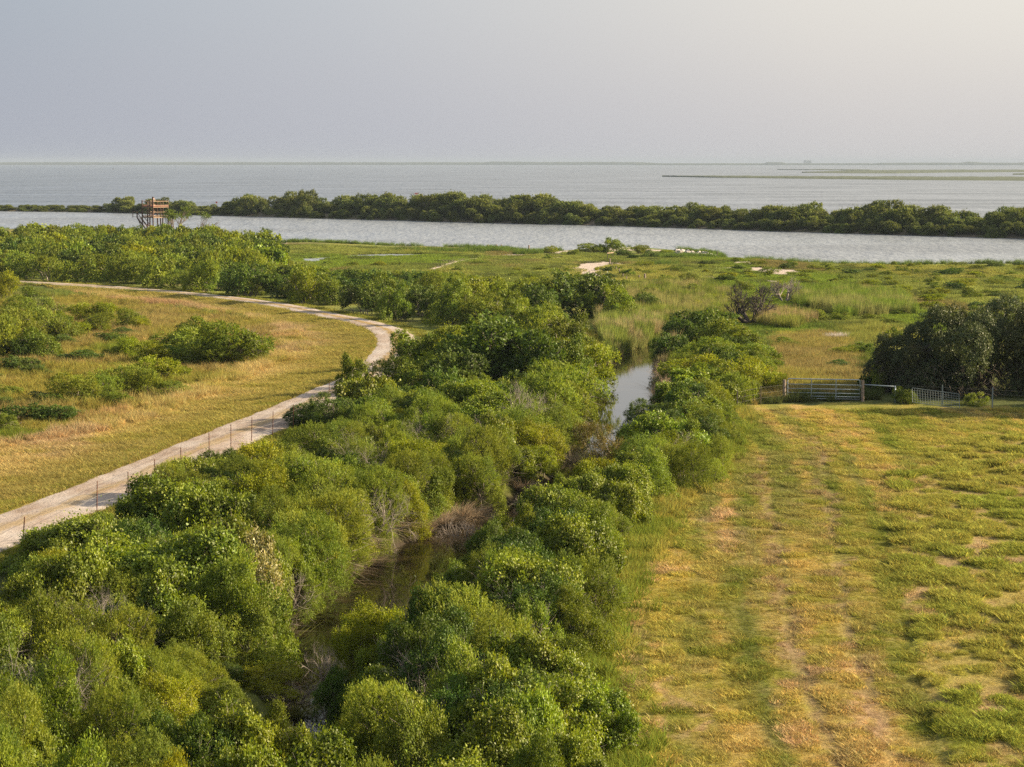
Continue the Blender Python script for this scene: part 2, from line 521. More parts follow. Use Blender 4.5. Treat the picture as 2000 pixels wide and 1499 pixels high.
def gcolor(x, y):
    """ground cover colour (albedo) per point, with patchiness; also used to tint grass tufts"""
    x = np.asarray(x, float); y = np.asarray(y, float)
    n1 = vnoise(x, y, 6.0, 50, 3); n2 = vnoise(x, y, 1.1, 51, 3); n3 = vnoise(x, y, 22.0, 52, 2); n4 = vnoise(x, y * 0.4, 0.8, 53, 3)
    # default undergrowth
    c = lerp(DK * 1.5, G1 * 0.9, sstep(0.35, 0.65, n1))
    # marsh
    mar = y > 165 + 26 * (vnoise(x, y, 9, 220, 3) - 0.5)
    cm = lerp(MG, MG * C_(0.75, 0.8, 0.8), sstep(0.4, 0.6, vnoise(x, y * 0.5, 9, 60, 3)))
    cm = lerp(cm, MB_, 0.8 * sstep(0.56, 0.68, vnoise(x, y * 0.35, 14, 61, 3)))
    cm = lerp(cm, C_(0.125, 0.170, 0.024), sstep(0.60, 0.68, vnoise(x, y * 0.35, 17, 62, 2)))
    cm = lerp(cm, C_(0.205, 0.198, 0.045), 0.9 * sstep(0.55, 0.7, vnoise(x, y * 0.3, 11, 63, 3)))
    cm = lerp(cm, DK * 1.3, 0.75 * sstep(0.62, 0.72, vnoise(x, y * 0.6, 3.2, 64, 2)))
    c = np.where(mar[..., None], cm, c)
    ii = (y > 330) & inpoly(x, y, ISL)
    c = np.where(ii[..., None], lerp(C_(0.10, 0.085, 0.06), DK, sstep(0.4, 0.6, n1)), c)
    # meadow left of the road
    xo, yo = x, y
    x = xo + np.where(yo > 125, 2.6, 1.6) * (vnoise(xo, yo, 2.4, 201, 3) - 0.5) + 0.8 * (vnoise(xo, yo, 0.7, 203, 2) - 0.5); y = yo + 5.0 * (vnoise(xo, yo, 3.0, 202, 3) - 0.5)
    inm = inpoly(x, y, meadow)
    cme = lerp(G2 * 1.2, ST * 1.22, sstep(0.28, 0.62, n1 * 0.6 + n2 * 0.4))
    cme = lerp(cme, TH * 0.95, 0.65 * sstep(0.50, 0.66, vnoise(x, y * 0.7, 5, 70, 3)))
    cme = lerp(cme, RD * 1.2, 0.55 * sstep(0.63, 0.72, vnoise(x * 1.0, y * 0.6, 4, 71, 3)))
    cme = lerp(cme, G2 * 0.95, 0.8 * sstep(6.0, 1.5, np.abs(dline(x, y, ROAD) - 3.0)))
    c = np.where(inm[..., None], cme, c)
    scrub = (x < -12) & (y > 100) & (y < 240) & ~inm & (dline(x, y, ROAD) > 1.0) & inpoly(x, y, SCRUB)
    csc = lerp(G2, OR, sstep(0.35, 0.62, n1)); csc = lerp(csc, G1 * 1.3, sstep(0.5, 0.7, vnoise(x, y, 8, 75, 3)))
    c = np.where(scrub[..., None], csc, c)
    # lane beyond the gate
    inl = inpoly(x, y, lane)
    c = np.where(inl[..., None], lerp(OR * 0.95, G2 * 1.1, sstep(0.35, 0.7, n1)), c)
    # field
    inf = inpoly(x, y, FIELD)
    m1 = vnoise(x, y * 0.22, 1.3, 250, 3); m2 = vnoise(x, y * 0.35, 0.45, 251, 2); m3 = vnoise(x, y * 0.15, 3.0, 252, 2)
    cf = lerp(G1 * 1.15, G2 * 1.15, sstep(0.25, 0.62, m1 * 0.4 + m2 * 0.3 + m3 * 0.3))
    cf = lerp(cf, ST * 0.9, 0.8 * sstep(0.53, 0.68, m1 * 0.35 + m2 * 0.3 + m3 * 0.35))
    mid = sstep(3.8, 1.6, np.abs(dline(x, y, ruts[0]) - 0.6))
    cf = lerp(cf, OR * 0.95, 0.55 * mid * sstep(0.35, 0.6, n2))
    # cut straw lying in windrows on the left half of the field
    th = sstep(0.54, 0.64, vnoise(x, y * 0.4, 0.5, 80, 3)) * sstep(0.46, 0.62, vnoise(x + 1.5, y * 0.14, 1.5, 81, 2)) * sstep(0.3, 0.5, vnoise(x, y, 3.0, 82, 2))
    th = th * (sstep(8, 6, np.abs(x - 4.2 - (y - 60) * 0.055))) * (y < 105)
    cf = lerp(cf, TH * 0.95, 0.55 * np.clip(th * 1.1, 0, 1))
    u_ = xo - np.interp(yo, ruts[0][::-1, 1], ruts[0][::-1, 0])
    bd = vnoise(u_ + 0.25 * (vnoise(xo, yo, 3, 261) - 0.5), yo * 0.025, 0.62, 260, 2)
    cf = lerp(cf, cf * C_(1.24, 1.14, 1.18), sstep(0.5, 0.75, bd)); cf = lerp(cf, cf * C_(0.68, 0.80, 0.78), sstep(0.5, 0.25, bd))
    hum = inpoly(x, y, HUM)
    hv = vnoise(xo, yo * 0.55, 0.6, 21, 2)
    ch = lerp(ST * 0.8, G1 * 1.15 + G2 * 0.25, sstep(0.36, 0.52, hv)); ch = lerp(ch, G2 * 1.1, 0.6 * sstep(0.4, 0.65, n1))
    ch = lerp(ch, TH * 0.9, 0.6 * sstep(0.6, 0.7, vnoise(x, y, 3.0, 83, 3)) * sstep(0.5, 0.4, hv))
    cf = np.where(hum[..., None], ch, cf)
    for r in ruts:
        cf = lerp(cf, TH * 0.60, 0.62 * sstep(0.34, 0.12, dline(x, y, r)) * sstep(0.15, 0.45, vnoise(x, y, 2.5, 85, 2)))
    for r in rut_dark:
        cf = lerp(cf, G1 * 0.9, 0.5 * sstep(0.6, 0.2, dline(x, y, r)) * sstep(0.3, 0.55, vnoise(x, y, 2.5, 86, 2)))
    c = np.where(inf[..., None], cf, c)
    x, y = xo, yo
    # creek mud and bank
    dc = creek_d(x, y)
    c = lerp(c, MUD, sstep(0.6, 0.0, dc) * (y < 230))
    # sand
    s = np.zeros(x.shape)
    for P in sand_polys:
        q_ = np.clip((y - 120) / 200, 0.1, 1); jx = x + 5 * q_ * (vnoise(x, y, 6, 90, 3) - 0.5); jy = y + 14 * q_ * (vnoise(x, y, 6, 91, 3) - 0.5)
        s = np.maximum(s, inpoly(jx, jy, P).astype(float))
    pz = inpoly(x, y, SANDZ) & (vnoise(x, y * 0.45, 3.4, 95, 3) > 0.665)
    s = np.maximum(s, 0.8 * pz)
    s = s * sstep(0.82, 0.66, vnoise(x, y * 0.35, 2.2, 92, 2))
    s = np.maximum(s, sstep(1.2, 0.5, dline(x + 1.0 * (vnoise(x, y, 5, 93) - .5), y, path_line)) * (y > 280))
    ds = dline(x, y, SHORE)
    land = inpoly(x, y, LAND)
    s = np.maximum(s, np.where((y > 300) & land & (ds < 2.0), 0.35, 0))
    c = lerp(c, SA, s)
    c = np.where(((y > 230) & ~land & ~ii)[..., None], C_(0.12, 0.10, 0.08), c)
    return c * (0.86 + 0.28 * n2)[..., None], s

SCRUB = poly([(-500, 556), (0, 560), (150, 575), (330, 600), (520, 635), (545, 665), (520, 700), (300, 790), (100, 850), (0, 870), (-500, 900)])

# ------------------------------------------------------------------ ground sheet (finer near the camera)
rows = list(np.linspace(-120, 40, 12)) + list(40 * 1.0062 ** np.arange(1, 470))
rows = np.array([r for r in rows if r < 760])
nc = 345
uu = np.linspace(-1, 1, nc)
uu = uu * (0.55 + 0.45 * uu * uu)
GX = np.zeros((len(rows), nc)); GY = np.zeros_like(GX)
for i, r in enumerate(rows):
    hw = max(34, 0.30 * abs(r) + 20) * (1.8 if r > 40 else 4)
    GX[i] = uu * hw; GY[i] = r
# keep the near rows joined smoothly
gx, gy = GX.ravel(), GY.ravel()
gz = height(gx, gy)
gc, gs = gcolor(gx, gy)
idx = np.arange(len(rows) * nc).reshape(len(rows), nc)
quads = np.stack([idx[:-1, :-1], idx[:-1, 1:], idx[1:, 1:], idx[1:, :-1]], -1).reshape(-1, 4)

def ground_mat():
    m, t = new_mat('ground')
    at = N(t, 'ShaderNodeAttribute'); at.attribute_name = 'tint'
    g = N(t, 'ShaderNodeNewGeometry')
    n1 = noise(t, g.outputs['Position'], 9.0, 6, 0.7)
    n2 = noise(t, g.outputs['Position'], 2.2, 5, 0.65)
    f = mapr(t, n1.outputs['Fac'], 0.3, 0.7, 0.62, 1.32)
    f2 = mapr(t, n2.outputs['Fac'], 0.3, 0.7, 0.8, 1.2)
    mu = N(t, 'ShaderNodeMath', operation='MULTIPLY'); t.links.new(f, mu.inputs[0]); t.links.new(f2, mu.inputs[1])
    c = N(t, 'ShaderNodeVectorMath', operation='SCALE')
    t.links.new(at.outputs['Color'], c.inputs[0]); t.links.new(mu.outputs[0], c.inputs['Scale'])
    p = N(t, 'ShaderNodeBsdfPrincipled'); p.inputs['Roughness'].default_value = 0.95; p.inputs['Specular IOR Level'].default_value = 0.1
    t.links.new(c.outputs[0], p.inputs['Base Color'])
    b = N(t, 'ShaderNodeBump'); b.inputs['Strength'].default_value = 0.9; b.inputs['Distance'].default_value = 0.10
    t.links.new(n1.outputs['Fac'], b.inputs['Height']); t.links.new(b.outputs[0], p.inputs['Normal'])
    o = N(t, 'ShaderNodeOutputMaterial'); t.links.new(p.outputs[0], o.inputs['Surface'])
    return m
me = mesh_np('ground', np.stack([gx, gy, gz], 1), quads, gc, [ground_mat()], smooth=True)
link('ground', me, kind='structure')

# ------------------------------------------------------------------ water
def water_mat(name, base, bumps, rough, chop=None):
    m, t = new_mat(name)
    g = N(t, 'ShaderNodeNewGeometry')
    p = N(t, 'ShaderNodeBsdfPrincipled')
    p.inputs['Base Color'].default_value = tuple(base) + (1,)
    p.inputs['Roughness'].default_value = rough
    p.inputs['IOR'].default_value = 1.33
    if chop:      # wavelets: light and dark of their facets painted into the base colour
        mp = N(t, 'ShaderNodeMapping'); mp.inputs['Scale'].default_value = (chop[0], chop[1], 1)
        mp.inputs['Rotation'].default_value = (0, 0, 0.10)
        t.links.new(g.outputs['Position'], mp.inputs['Vector'])
        nz = noise(t, mp.outputs[0], 1.0, 6, 0.8)
        sc_n = N(t, 'ShaderNodeVectorMath', operation='SCALE'); sc_n.inputs[0].default_value = tuple(base)
        mp2 = N(t, 'ShaderNodeMapping'); mp2.inputs['Scale'].default_value = (0.010, 0.022, 1); mp2.inputs['Rotation'].default_value = (0, 0, 0.12)
        t.links.new(g.outputs['Position'], mp2.inputs['Vector'])
        nl = noise(t, mp2.outputs[0], 1.0, 4, 0.6)     # wind lanes
        mlt = N(t, 'ShaderNodeMath', operation='MULTIPLY')
        t.links.new(mapr(t, nz.outputs['Fac'], 0.3, 0.7, 1 - chop[2], 1 + chop[2]), mlt.inputs[0])
        t.links.new(mapr(t, nl.outputs['Fac'], 0.35, 0.65, 0.82, 1.2), mlt.inputs[1])
        t.links.new(mlt.outputs[0], sc_n.inputs['Scale'])
        t.links.new(mapr(t, nl.outputs['Fac'], 0.35, 0.65, rough * 1.35, rough * 0.6), p.inputs['Roughness'])
        t.links.new(sc_n.outputs[0], p.inputs['Base Color'])
    prev = None
    for (sx, sy, strength, dist, det) in bumps:
        mp = N(t, 'ShaderNodeMapping'); mp.inputs['Scale'].default_value = (sx, sy, 1)
        mp.inputs['Rotation'].default_value = (0, 0, 0.18)
        t.links.new(g.outputs['Position'], mp.inputs['Vector'])
        nz = noise(t, mp.outputs[0], 1.0, det, 0.6)
        b = N(t, 'ShaderNodeBump'); b.inputs['Strength'].default_value = strength; b.inputs['Distance'].default_value = dist
        t.links.new(nz.outputs['Fac'], b.inputs['Height'])
        if prev is not None:
            t.links.new(prev, b.inputs['Normal'])
        prev = b.outputs[0]
    if prev is not None:
        t.links.new(prev, p.inputs['Normal'])
    o = N(t, 'ShaderNodeOutputMaterial'); t.links.new(p.outputs[0], o.inputs['Surface'])
    return m
M['sea'] = water_mat('bay_water', (0.088, 0.104, 0.124), [(0.40, 0.12, 1.0, 1.1, 3), (0.10, 0.02, 1.0, 1.6, 3)], 0.22, (0.30, 0.055, 0.45))
M['channel'] = water_mat('channel_water', (0.185, 0.207, 0.238), [(0.9, 0.30, 1.0, 0.45, 3), (0.16, 0.05, 1.0, 0.7, 2)], 0.28, (0.75, 0.12, 0.30))
M['creek'] = water_mat('creek_water', (0.020, 0.016, 0.007), [(1.2, 1.2, 0.2, 0.012, 3)], 0.03)

# the channel between marsh and island, the open bay beyond: two sheets that meet along the middle of the island
mid = ISF + np.stack([isl_w * 0.12, isl_w * 0.5], 1)
def sheet(name, ring, z, mat, **props):
    me = bpy.data.meshes.new(name)
    me.from_pydata([(a, b, z) for a, b in ring], [], [list(range(len(ring)))])
    me.materials.append(mat)
    me.update()
    return link(name, me, **props)
def strip(name, A, B, z, mat, **props):
    n = len(A)
    V = [(a, b, z) for a, b in A] + [(a, b, z) for a, b in B]
    me = bpy.data.meshes.new(name)
    me.from_pydata(V, [], [[i, i + 1, n + i + 1, n + i] for i in range(n - 1)])
    me.materials.append(mat); me.update()
    return link(name, me, **props)
nearA = np.stack([mid[:, 0] * 0.62, np.full(len(mid), 215.0)], 1)
strip('channel_water', nearA, mid, 0.0, M['channel'], kind='structure', label='pale rippled channel water between marsh and island')
farB = np.stack([np.linspace(-11000, 11000, len(mid)), np.full(len(mid), 19500.0)], 1)
strip('bay_water', mid, farB, 0.0, M['sea'], kind='structure', label='grey choppy bay water reaching the horizon')
sheet('pond_water', [tuple(p) for p in POND], 0.3, M['channel'], kind='structure', label='shallow pale pond in the marsh')
# creek surface follows its own banks
tan = np.gradient(CREEK, axis=0); tan /= np.linalg.norm(tan, axis=1)[:, None]
nor = np.stack([-tan[:, 1], tan[:, 0]], 1)
strip('creek_water', CREEK + nor * (CREEK_W[:, None] + 0.6), CREEK - nor * (CREEK_W[:, None] + 0.6), 0.0, M['creek'], kind='structure', label='dark still creek between the wooded banks')

# ------------------------------------------------------------------ road ribbon
def road_mat():
    m, t = new_mat('gravel_road')
    uv = N(t, 'ShaderNodeUVMap'); uv.uv_map = 'uv'
    sp = N(t, 'ShaderNodeSeparateXYZ'); t.links.new(uv.outputs[0], sp.inputs[0])
    g = N(t, 'ShaderNodeNewGeometry')
    mp = N(t, 'ShaderNodeMapping'); mp.inputs['Scale'].default_value = (1.0, 0.35, 1); mp.inputs['Rotation'].default_value = (0, 0, -0.21)
    t.links.new(g.outputs['Position'], mp.inputs['Vector'])
    n0 = noise(t, mp.outputs[0], 1.3, 6, 0.7)
    n1 = noise(t, g.outputs['Position'], 7.0, 6, 0.75)
    n2 = noise(t, g.outputs['Position'], 0.25, 3, 0.5)
    c = mixc(t, mapr(t, n0.outputs['Fac'], 0.35, 0.62, 0, 1), (0.385, 0.325, 0.285), (0.25, 0.19, 0.15))
    c = mixc(t, mapr(t, n2.outputs['Fac'], 0.4, 0.65, 0, 0.7), c, (0.42, 0.385, 0.36))
    # the middle strip between the wheel tracks
    mid_ = N(t, 'ShaderNodeMath', operation='ABSOLUTE'); t.links.new(sp.outputs['X'], mid_.inputs[0])
    ad = N(t, 'ShaderNodeMath', operation='ADD'); t.links.new(mid_.outputs[0], ad.inputs[0])
    t.links.new(mapr(t, n0.outputs['Fac'], 0.3, 0.7, -0.2, 0.2), ad.inputs[1])
    cf = mapr(t, ad.outputs[0], 0.10, 0.24, 1, 0)
    sy = mapr(t, sp.outputs['Y'], 60, 110, 0.62, 1.0)   # grassier strip on the far stretch
    mm = N(t, 'ShaderNodeMath', operation='MULTIPLY'); t.links.new(cf, mm.inputs[0]); t.links.new(sy, mm.inputs[1])
    c = mixc(t, mm.outputs[0], c, (0.27, 0.19, 0.075))
    # thin grass creeping over the edges
    ef = mapr(t, ad.outputs[0], 0.84, 1.0, 0, 1)
    c = mixc(t, ef, c, (0.26, 0.21, 0.06))
    cc = N(t, 'ShaderNodeVectorMath', operation='SCALE'); t.links.new(c, cc.inputs[0])
    t.links.new(mapr(t, n1.outputs['Fac'], 0.3, 0.7, 0.68, 1.28), cc.inputs['Scale'])
    p = N(t, 'ShaderNodeBsdfPrincipled'); p.inputs['Roughness'].default_value = 0.95; p.inputs['Specular IOR Level'].default_value = 0.15
    t.links.new(cc.outputs[0], p.inputs['Base Color'])
    b = N(t, 'ShaderNodeBump'); b.inputs['Strength'].default_value = 0.8; b.inputs['Distance'].default_value = 0.06
    t.links.new(n1.outputs['Fac'], b.inputs['Height']); t.links.new(b.outputs[0], p.inputs['Normal'])
    o = N(t, 'ShaderNodeOutputMaterial'); t.links.new(p.outputs[0], o.inputs['Surface'])
    return m
R2 = smooth_line(ROAD, 3)
rt = np.gradient(R2, axis=0); rt /= np.linalg.norm(rt, axis=1)[:, None]
rn = np.stack([-rt[:, 1], rt[:, 0]], 1)
arc = np.concatenate([[0], np.cumsum(np.linalg.norm(np.diff(R2, axis=0), axis=1))])
K9 = 9
RV = []; RU = []
for i in range(len(R2)):
    hw = 1.85 + 0.32 * float(sstep(85, 55, arc[-1] - arc[i])) + 0.45 * (vnoise(np.array([arc[i]]), np.array([0.0]), 2.5, 5, 2)[0] - 0.5)
    for k in range(K9):
        q = -1 + 2 * k / (K9 - 1)
        p = R2[i] + rn[i] * q * (hw + (0.5 * (vnoise(np.array([arc[i]]), np.array([k * 9.0]), 1.2, 6, 3)[0] - 0.5) if abs(q) == 1 else 0))
        zz = float(land_z_d(p[1])) + 0.22 + 0.035 + 0.04 * math.cos(q * 1.5) - 0.05 * math.exp(-((abs(q) - 0.5) / 0.16) ** 2)
        if abs(q) == 1:
            zz -= 0.09
        RV.append((p[0], p[1], zz)); RU.append((q, arc[-1] - arc[i]))
ri = np.arange(len(R2) * K9).reshape(len(R2), K9)
rq = np.stack([ri[:-1, :-1], ri[:-1, 1:], ri[1:, 1:], ri[1:, :-1]], -1).reshape(-1, 4)[:, ::-1]
rme = mesh_np('dirt_road', RV, rq, None, [road_mat()], smooth=True)
ul = rme.uv_layers.new(name='uv')
RU = np.array(RU, np.float32)
lv = np.zeros(len(rme.loops), np.int32); rme.loops.foreach_get('vertex_index', lv)
ul.data.foreach_set('uv', RU[lv].ravel())
link('dirt_road', rme, kind='structure', label='pale dirt and gravel road curving through the meadow')

# ------------------------------------------------------------------ plant prototypes (meshes only; every plant placed below is its own object)
def unit(v):
    return v / (np.linalg.norm(v, axis=-1, keepdims=True) + 1e-9)

def leaf_quads(pos, axis, nrm, L, Wd):
    """diamond leaves: pos (n,3), axis and face normal, sizes (n,)"""
    a = unit(axis)
    s = unit(np.cross(a, nrm))
    L = L[:, None]; Wd = Wd[:, None]
    fold = unit(np.cross(s, a)) * (Wd * 0.25)
    v = np.stack([pos, pos + a * L * 0.45 + s * Wd * 0.5 + fold, pos + a * L, pos + a * L * 0.45 - s * Wd * 0.5 + fold], 1)
    n = len(pos)
    f = np.arange(n * 4).reshape(n, 4)
    return v.reshape(-1, 3), f

def tubes_mesh(segs, k=4):
    """segs: list of (p0,p1,r0,r1) -> vertices, quads"""
    A = np.array([s[0] for s in segs], float); B = np.array([s[1] for s in segs], float)
    r0 = np.array([s[2] for s in segs]); r1 = np.array([s[3] for s in segs])
    d = unit(B - A)
    up = np.where(np.abs(d[:, 2:3]) < 0.95, np.array([[0, 0, 1.0]]), np.array([[1.0, 0, 0]]))
    x = unit(np.cross(d, up)); y = np.cross(x, d)
    ang = 2 * np.pi * np.arange(k) / k
    ring = np.cos(ang)[None, :, None] * x[:, None] + np.sin(ang)[None, :, None] * y[:, None]
    V = np.concatenate([A[:, None] + ring * r0[:, None, None], B[:, None] + ring * r1[:, None, None]], 1)
    n = len(segs)
    base = (np.arange(n) * 2 * k)[:, None]
    j = np.arange(k)[None]; j2 = (j + 1) % k
    q = np.stack([base + j, base + j2, base + j2 + k, base + j + k], -1).reshape(-1, 4)
    return V.reshape(-1, 3), q

def branch(r, p, d, length, rad, lev, out, tips, spread=0.5, up=0.15, kids=(2, 4), shrink=0.68, crook=0.25):
    """recursive limb; appends segments and tips"""
    n = 3 if lev > 0 else 2
    q = np.array(p, float); dd = unit(np.array(d, float))
    rr = rad
    for i in range(n):
        dd = unit(dd + r.normal(0, crook, 3) * 0.6 + np.array([0, 0, up * 0.3]))
        q2 = q + dd * length / n
        r2 = rr * (0.86 if lev > 0 else 0.6)
        out.append((q.copy(), q2.copy(), rr, r2))
        if lev > 0 and i >= 1:
            for _ in range(r.integers(1, 3)):
                nd = unit(dd + r.normal(0, spread, 3) + np.array([0, 0, up]))
                branch(r, q2, nd, length * shrink * r.uniform(0.7, 1.1), r2 * 0.6, lev - 1, out, tips, spread, up, kids, shrink, crook)
        q = q2; rr = r2
    if lev > 0:
        for _ in range(r.integers(kids[0], kids[1])):
            nd = unit(dd + r.normal(0, spread, 3) + np.array([0, 0, up]))
            branch(r, q, nd, length * shrink * r.uniform(0.7, 1.1), rr * 0.65, lev - 1, out, tips, spread, up, kids, shrink, crook)
    else:
        tips.append((q, dd))

def crown_points(r, R, H, z0, nlobe, lobe_r, n, top_bias=0.0, flat=1.0, flare=1.0):
    """points with outward normals on a lumpy crown; R radius, from z0 to H"""
    hz = (H - z0) / 2; cz = z0 + hz
    # boughs sit on the main ellipsoid, smaller tufts sit on the boughs
    u = r.uniform(-0.85, 1, nlobe); th = r.uniform(0, 2 * np.pi, nlobe)
    s = np.sqrt(1 - u * u)
    k = r.uniform(0.35, 0.92, nlobe)[:, None]
    c0 = np.stack([s * np.cos(th), s * np.sin(th), u], 1) * k
    rad0 = np.clip(r.lognormal(-0.1, 0.35, nlobe), 0.45, 1.6) * lobe_r
    ns = 8
    dd = unit(r.normal(0, 1, (nlobe, ns, 3)) + np.array([0, 0, 0.35]) + c0[:, None] * 0.8)
    c = (c0[:, None] + dd * rad0[:, None, None] * r.uniform(0.55, 0.95, (nlobe, ns, 1))).reshape(-1, 3)
    rad = (rad0[:, None] * r.uniform(0.36, 0.70, (nlobe, ns))).ravel()
    par = np.repeat(np.arange(nlobe), ns)
    # sample on lobes proportional to area, in unit space
    w = rad ** 1.7; w /= w.sum()
    out_p = []; out_n = []; out_l = []
    need = n; it = 0
    while need > 0 and it < 12:
        m = int(need * 2.2) + 50
        li = r.choice(len(rad), m, p=w)
        d = unit(r.normal(0, 1, (m, 3)))
        rr = 1 - np.abs(r.normal(0, 0.07, m))
        p = c[li] + d * (rad[li] * rr)[:, None]
        # throw away what lies deep inside other lobes
        dist = np.sqrt(np.maximum(0, (p * p).sum(1)[:, None] + (c * c).sum(1)[None] - 2 * p @ c.T)) / rad[None]
        dist[np.arange(m), li] = 9
        ok = dist.min(1) > 0.86
        ok &= (np.linalg.norm(p, axis=1) > 0.38)
        ok &= r.uniform(0, 1, m) < np.clip(0.88 + 0.3 * d[:, 2] + top_bias, 0.5, 1)
        out_p.append(p[ok]); out_n.append(d[ok]); out_l.append(li[ok])
        need -= ok.sum(); it += 1
    p = np.concatenate(out_p)[:n]; d = np.concatenate(out_n)[:n]; li = par[np.concatenate(out_l)[:n]]
    # the skirt of a shrub comes down nearly straight
    def skirt(q):
        q = q.copy()
        zz = np.clip(-q[:, 2], 0, 1)
        q[:, :2] *= (1 + 0.55 * zz ** 1.5 * flare)[:, None]
        return q
    p = skirt(p); c0 = skirt(c0)
    P = p * np.array([R, R, hz * flat]) + np.array([0, 0, cz])
    P[:, 2] = np.maximum(P[:, 2], z0 * 0.5 + 0.05)
    Nn = unit(d / np.array([R, R, hz]))
    return P, Nn, li, c0 * np.array([R, R, hz]) + np.array([0, 0, cz])

def make_crown(name, seed, style, R, H, z0, ncl, per, ll, lw, spray=0.35, nlobe=12, lobe_r=0.42, mat=None):
    r = np.random.default_rng(seed)
    P, Nn, li, lobes = crown_points(r, R, H, z0, nlobe, lobe_r, ncl)
    n = len(P)
    up = np.array([0, 0, 1.0])
    if style == 'F':
        ax = unit(Nn * 0.9 + up * 0.55 + r.normal(0, 0.42, (n, 3)))
    elif style == 'Y':
        ax = unit(Nn * 0.5 + up * 1.0 + r.normal(0, 0.35, (n, 3)))
    elif style in ('V', 'P'):
        ax = unit(Nn * 0.6 + r.normal(0, 0.7, (n, 3)))
    else:
        ax = unit(Nn * 0.9 + up * 0.25 + r.normal(0, 0.55, (n, 3)))
    sl_ = spray * 0.72 * r.uniform(0.4, 1.4, n) * np.where(r.uniform(0, 1, n) < 0.06, 1.9, 1.0)
    # leaves along each spray
    t = r.uniform(0, 1, (n, per))
    lat = 0.10 if style == 'F' else 0.30
    off = r.normal(0, 1, (n, per, 3)) * (sl_ * lat)[:, None, None]
    p = P[:, None] + ax[:, None] * ((t - 0.45) * sl_[:, None])[..., None] + off
    la = unit(ax[:, None] * (1.1 if style == 'F' else 0.7) + r.normal(0, 0.55, (n, per, 3)) + np.array([0, 0, -0.15 if style in 'VPO' else 0.12]))
    ln = unit(Nn[:, None] * 1.25 + up * (0.30 if style in 'VPDGO' else 0.15) + r.normal(0, 0.42, (n, per, 3)))
    sz = r.uniform(0.65, 1.35, (n, per))
    V, Fq = leaf_quads(p.reshape(-1, 3), la.reshape(-1, 3), ln.reshape(-1, 3), (ll * sz).ravel(), (lw * sz).ravel())
    # tint: varies by bough, by spray and by leaf
    lob = r.uniform(0.82, 1.2, nlobe)[li]
    cl = r.normal(1, 0.13, n)
    yel = np.clip(r.normal(0, 0.5, n) + r.normal(0, 0.4, nlobe)[li], -1, 1.4)
    b = (lob * cl)[:, None] * r.normal(1, 0.16, (n, per))
    yl = yel[:, None] + r.normal(0, 0.3, (n, per))
    tint = np.stack([b * (1 + 0.16 * yl), b * (1 + 0.06 * yl), b * (1 - 0.12 * yl)], -1)
    if style in 'VP':      # a few pale undersides and yellowed leaves
        q = r.uniform(0, 1, (n, per)) < 0.03
        tint[q] = np.array([1.5, 1.35, 1.8])
    tint = np.clip(tint, 0.3, 3).reshape(-1, 3)
    tint = np.repeat(tint, 4, 0)
    rad_ = np.percentile(np.hypot(V[:, 0], V[:, 1]), 97.5); V[:, :2] *= R / rad_
    top_ = np.percentile(V[:, 2], 99.7); V[:, 2] *= H / top_
    lobes = lobes * np.array([R / rad_, R / rad_, H / top_]) * 0.9
    V[:, 2] = np.maximum(V[:, 2], 0.02)
    return mesh_np(name, V, Fq, tint, [mat]), lobes

def make_stems(name, seed, lobes, R, H, nst, mat, thick=0.05, twigs=40, k=4, pale=0):
    r = np.random.default_rng(seed)
    segs = []
    pick = r.choice(len(lobes), min(nst, len(lobes)), replace=False)
    for i in pick:
        b = np.array([r.normal(0, 0.12 * R), r.normal(0, 0.12 * R), -0.25])
        e_ = lobes[i]
        m1 = b * 0.6 + e_ * 0.4 + np.array([0, 0, 0.12 * H]) + r.normal(0, 0.06 * R, 3)
        q = [b, (b + m1) / 2 + r.normal(0, 0.04 * R, 3), m1, (m1 + e_) / 2 + r.normal(0, 0.05 * R, 3), e_]
        th = thick * r.uniform(0.7, 1.2)
        for a in range(4):
            segs.append((q[a], q[a + 1], th * (1 - 0.2 * a), th * (0.8 - 0.2 * a)))
        for _ in range(max(1, twigs // max(1, len(pick)))):
            a = r.integers(1, 4)
            s = q[a] + (q[a + 1] - q[a]) * r.uniform()
            d = unit(unit(e_ - np.array([0, 0, H * 0.3])) + r.normal(0, 0.7, 3))
            L = r.uniform(0.25, 0.6) * R
            m = s + d * L * 0.5 + r.normal(0, 0.04, 3)
            segs.append((s, m, th * 0.3, th * 0.2)); segs.append((m, m + unit(d + r.normal(0, 0.4, 3)) * L * 0.5, th * 0.2, th * 0.08))
    for _ in range(int(twigs * 0.5)):        # bare twigs that stick out of the leaves
        l_ = lobes[pick[r.integers(len(pick))]]
        d = unit(l_ / np.array([R, R, H * 0.6]) - np.array([0, 0, 0.5]) + r.normal(0, 0.45, 3) + np.array([0, 0, 0.35]))
        s = l_; m = s + d * 0.36 * R + r.normal(0, 0.03, 3); e2_ = m + unit(d + r.normal(0, 0.4, 3)) * 0.16 * R
        segs.append((s, m, thick * 0.25, thick * 0.18)); segs.append((m, e2_, thick * 0.18, thick * 0.08))
    V, q = tubes_mesh(segs, k)
    return mesh_np(name, V, q, None, [mat])

PROTO = {}
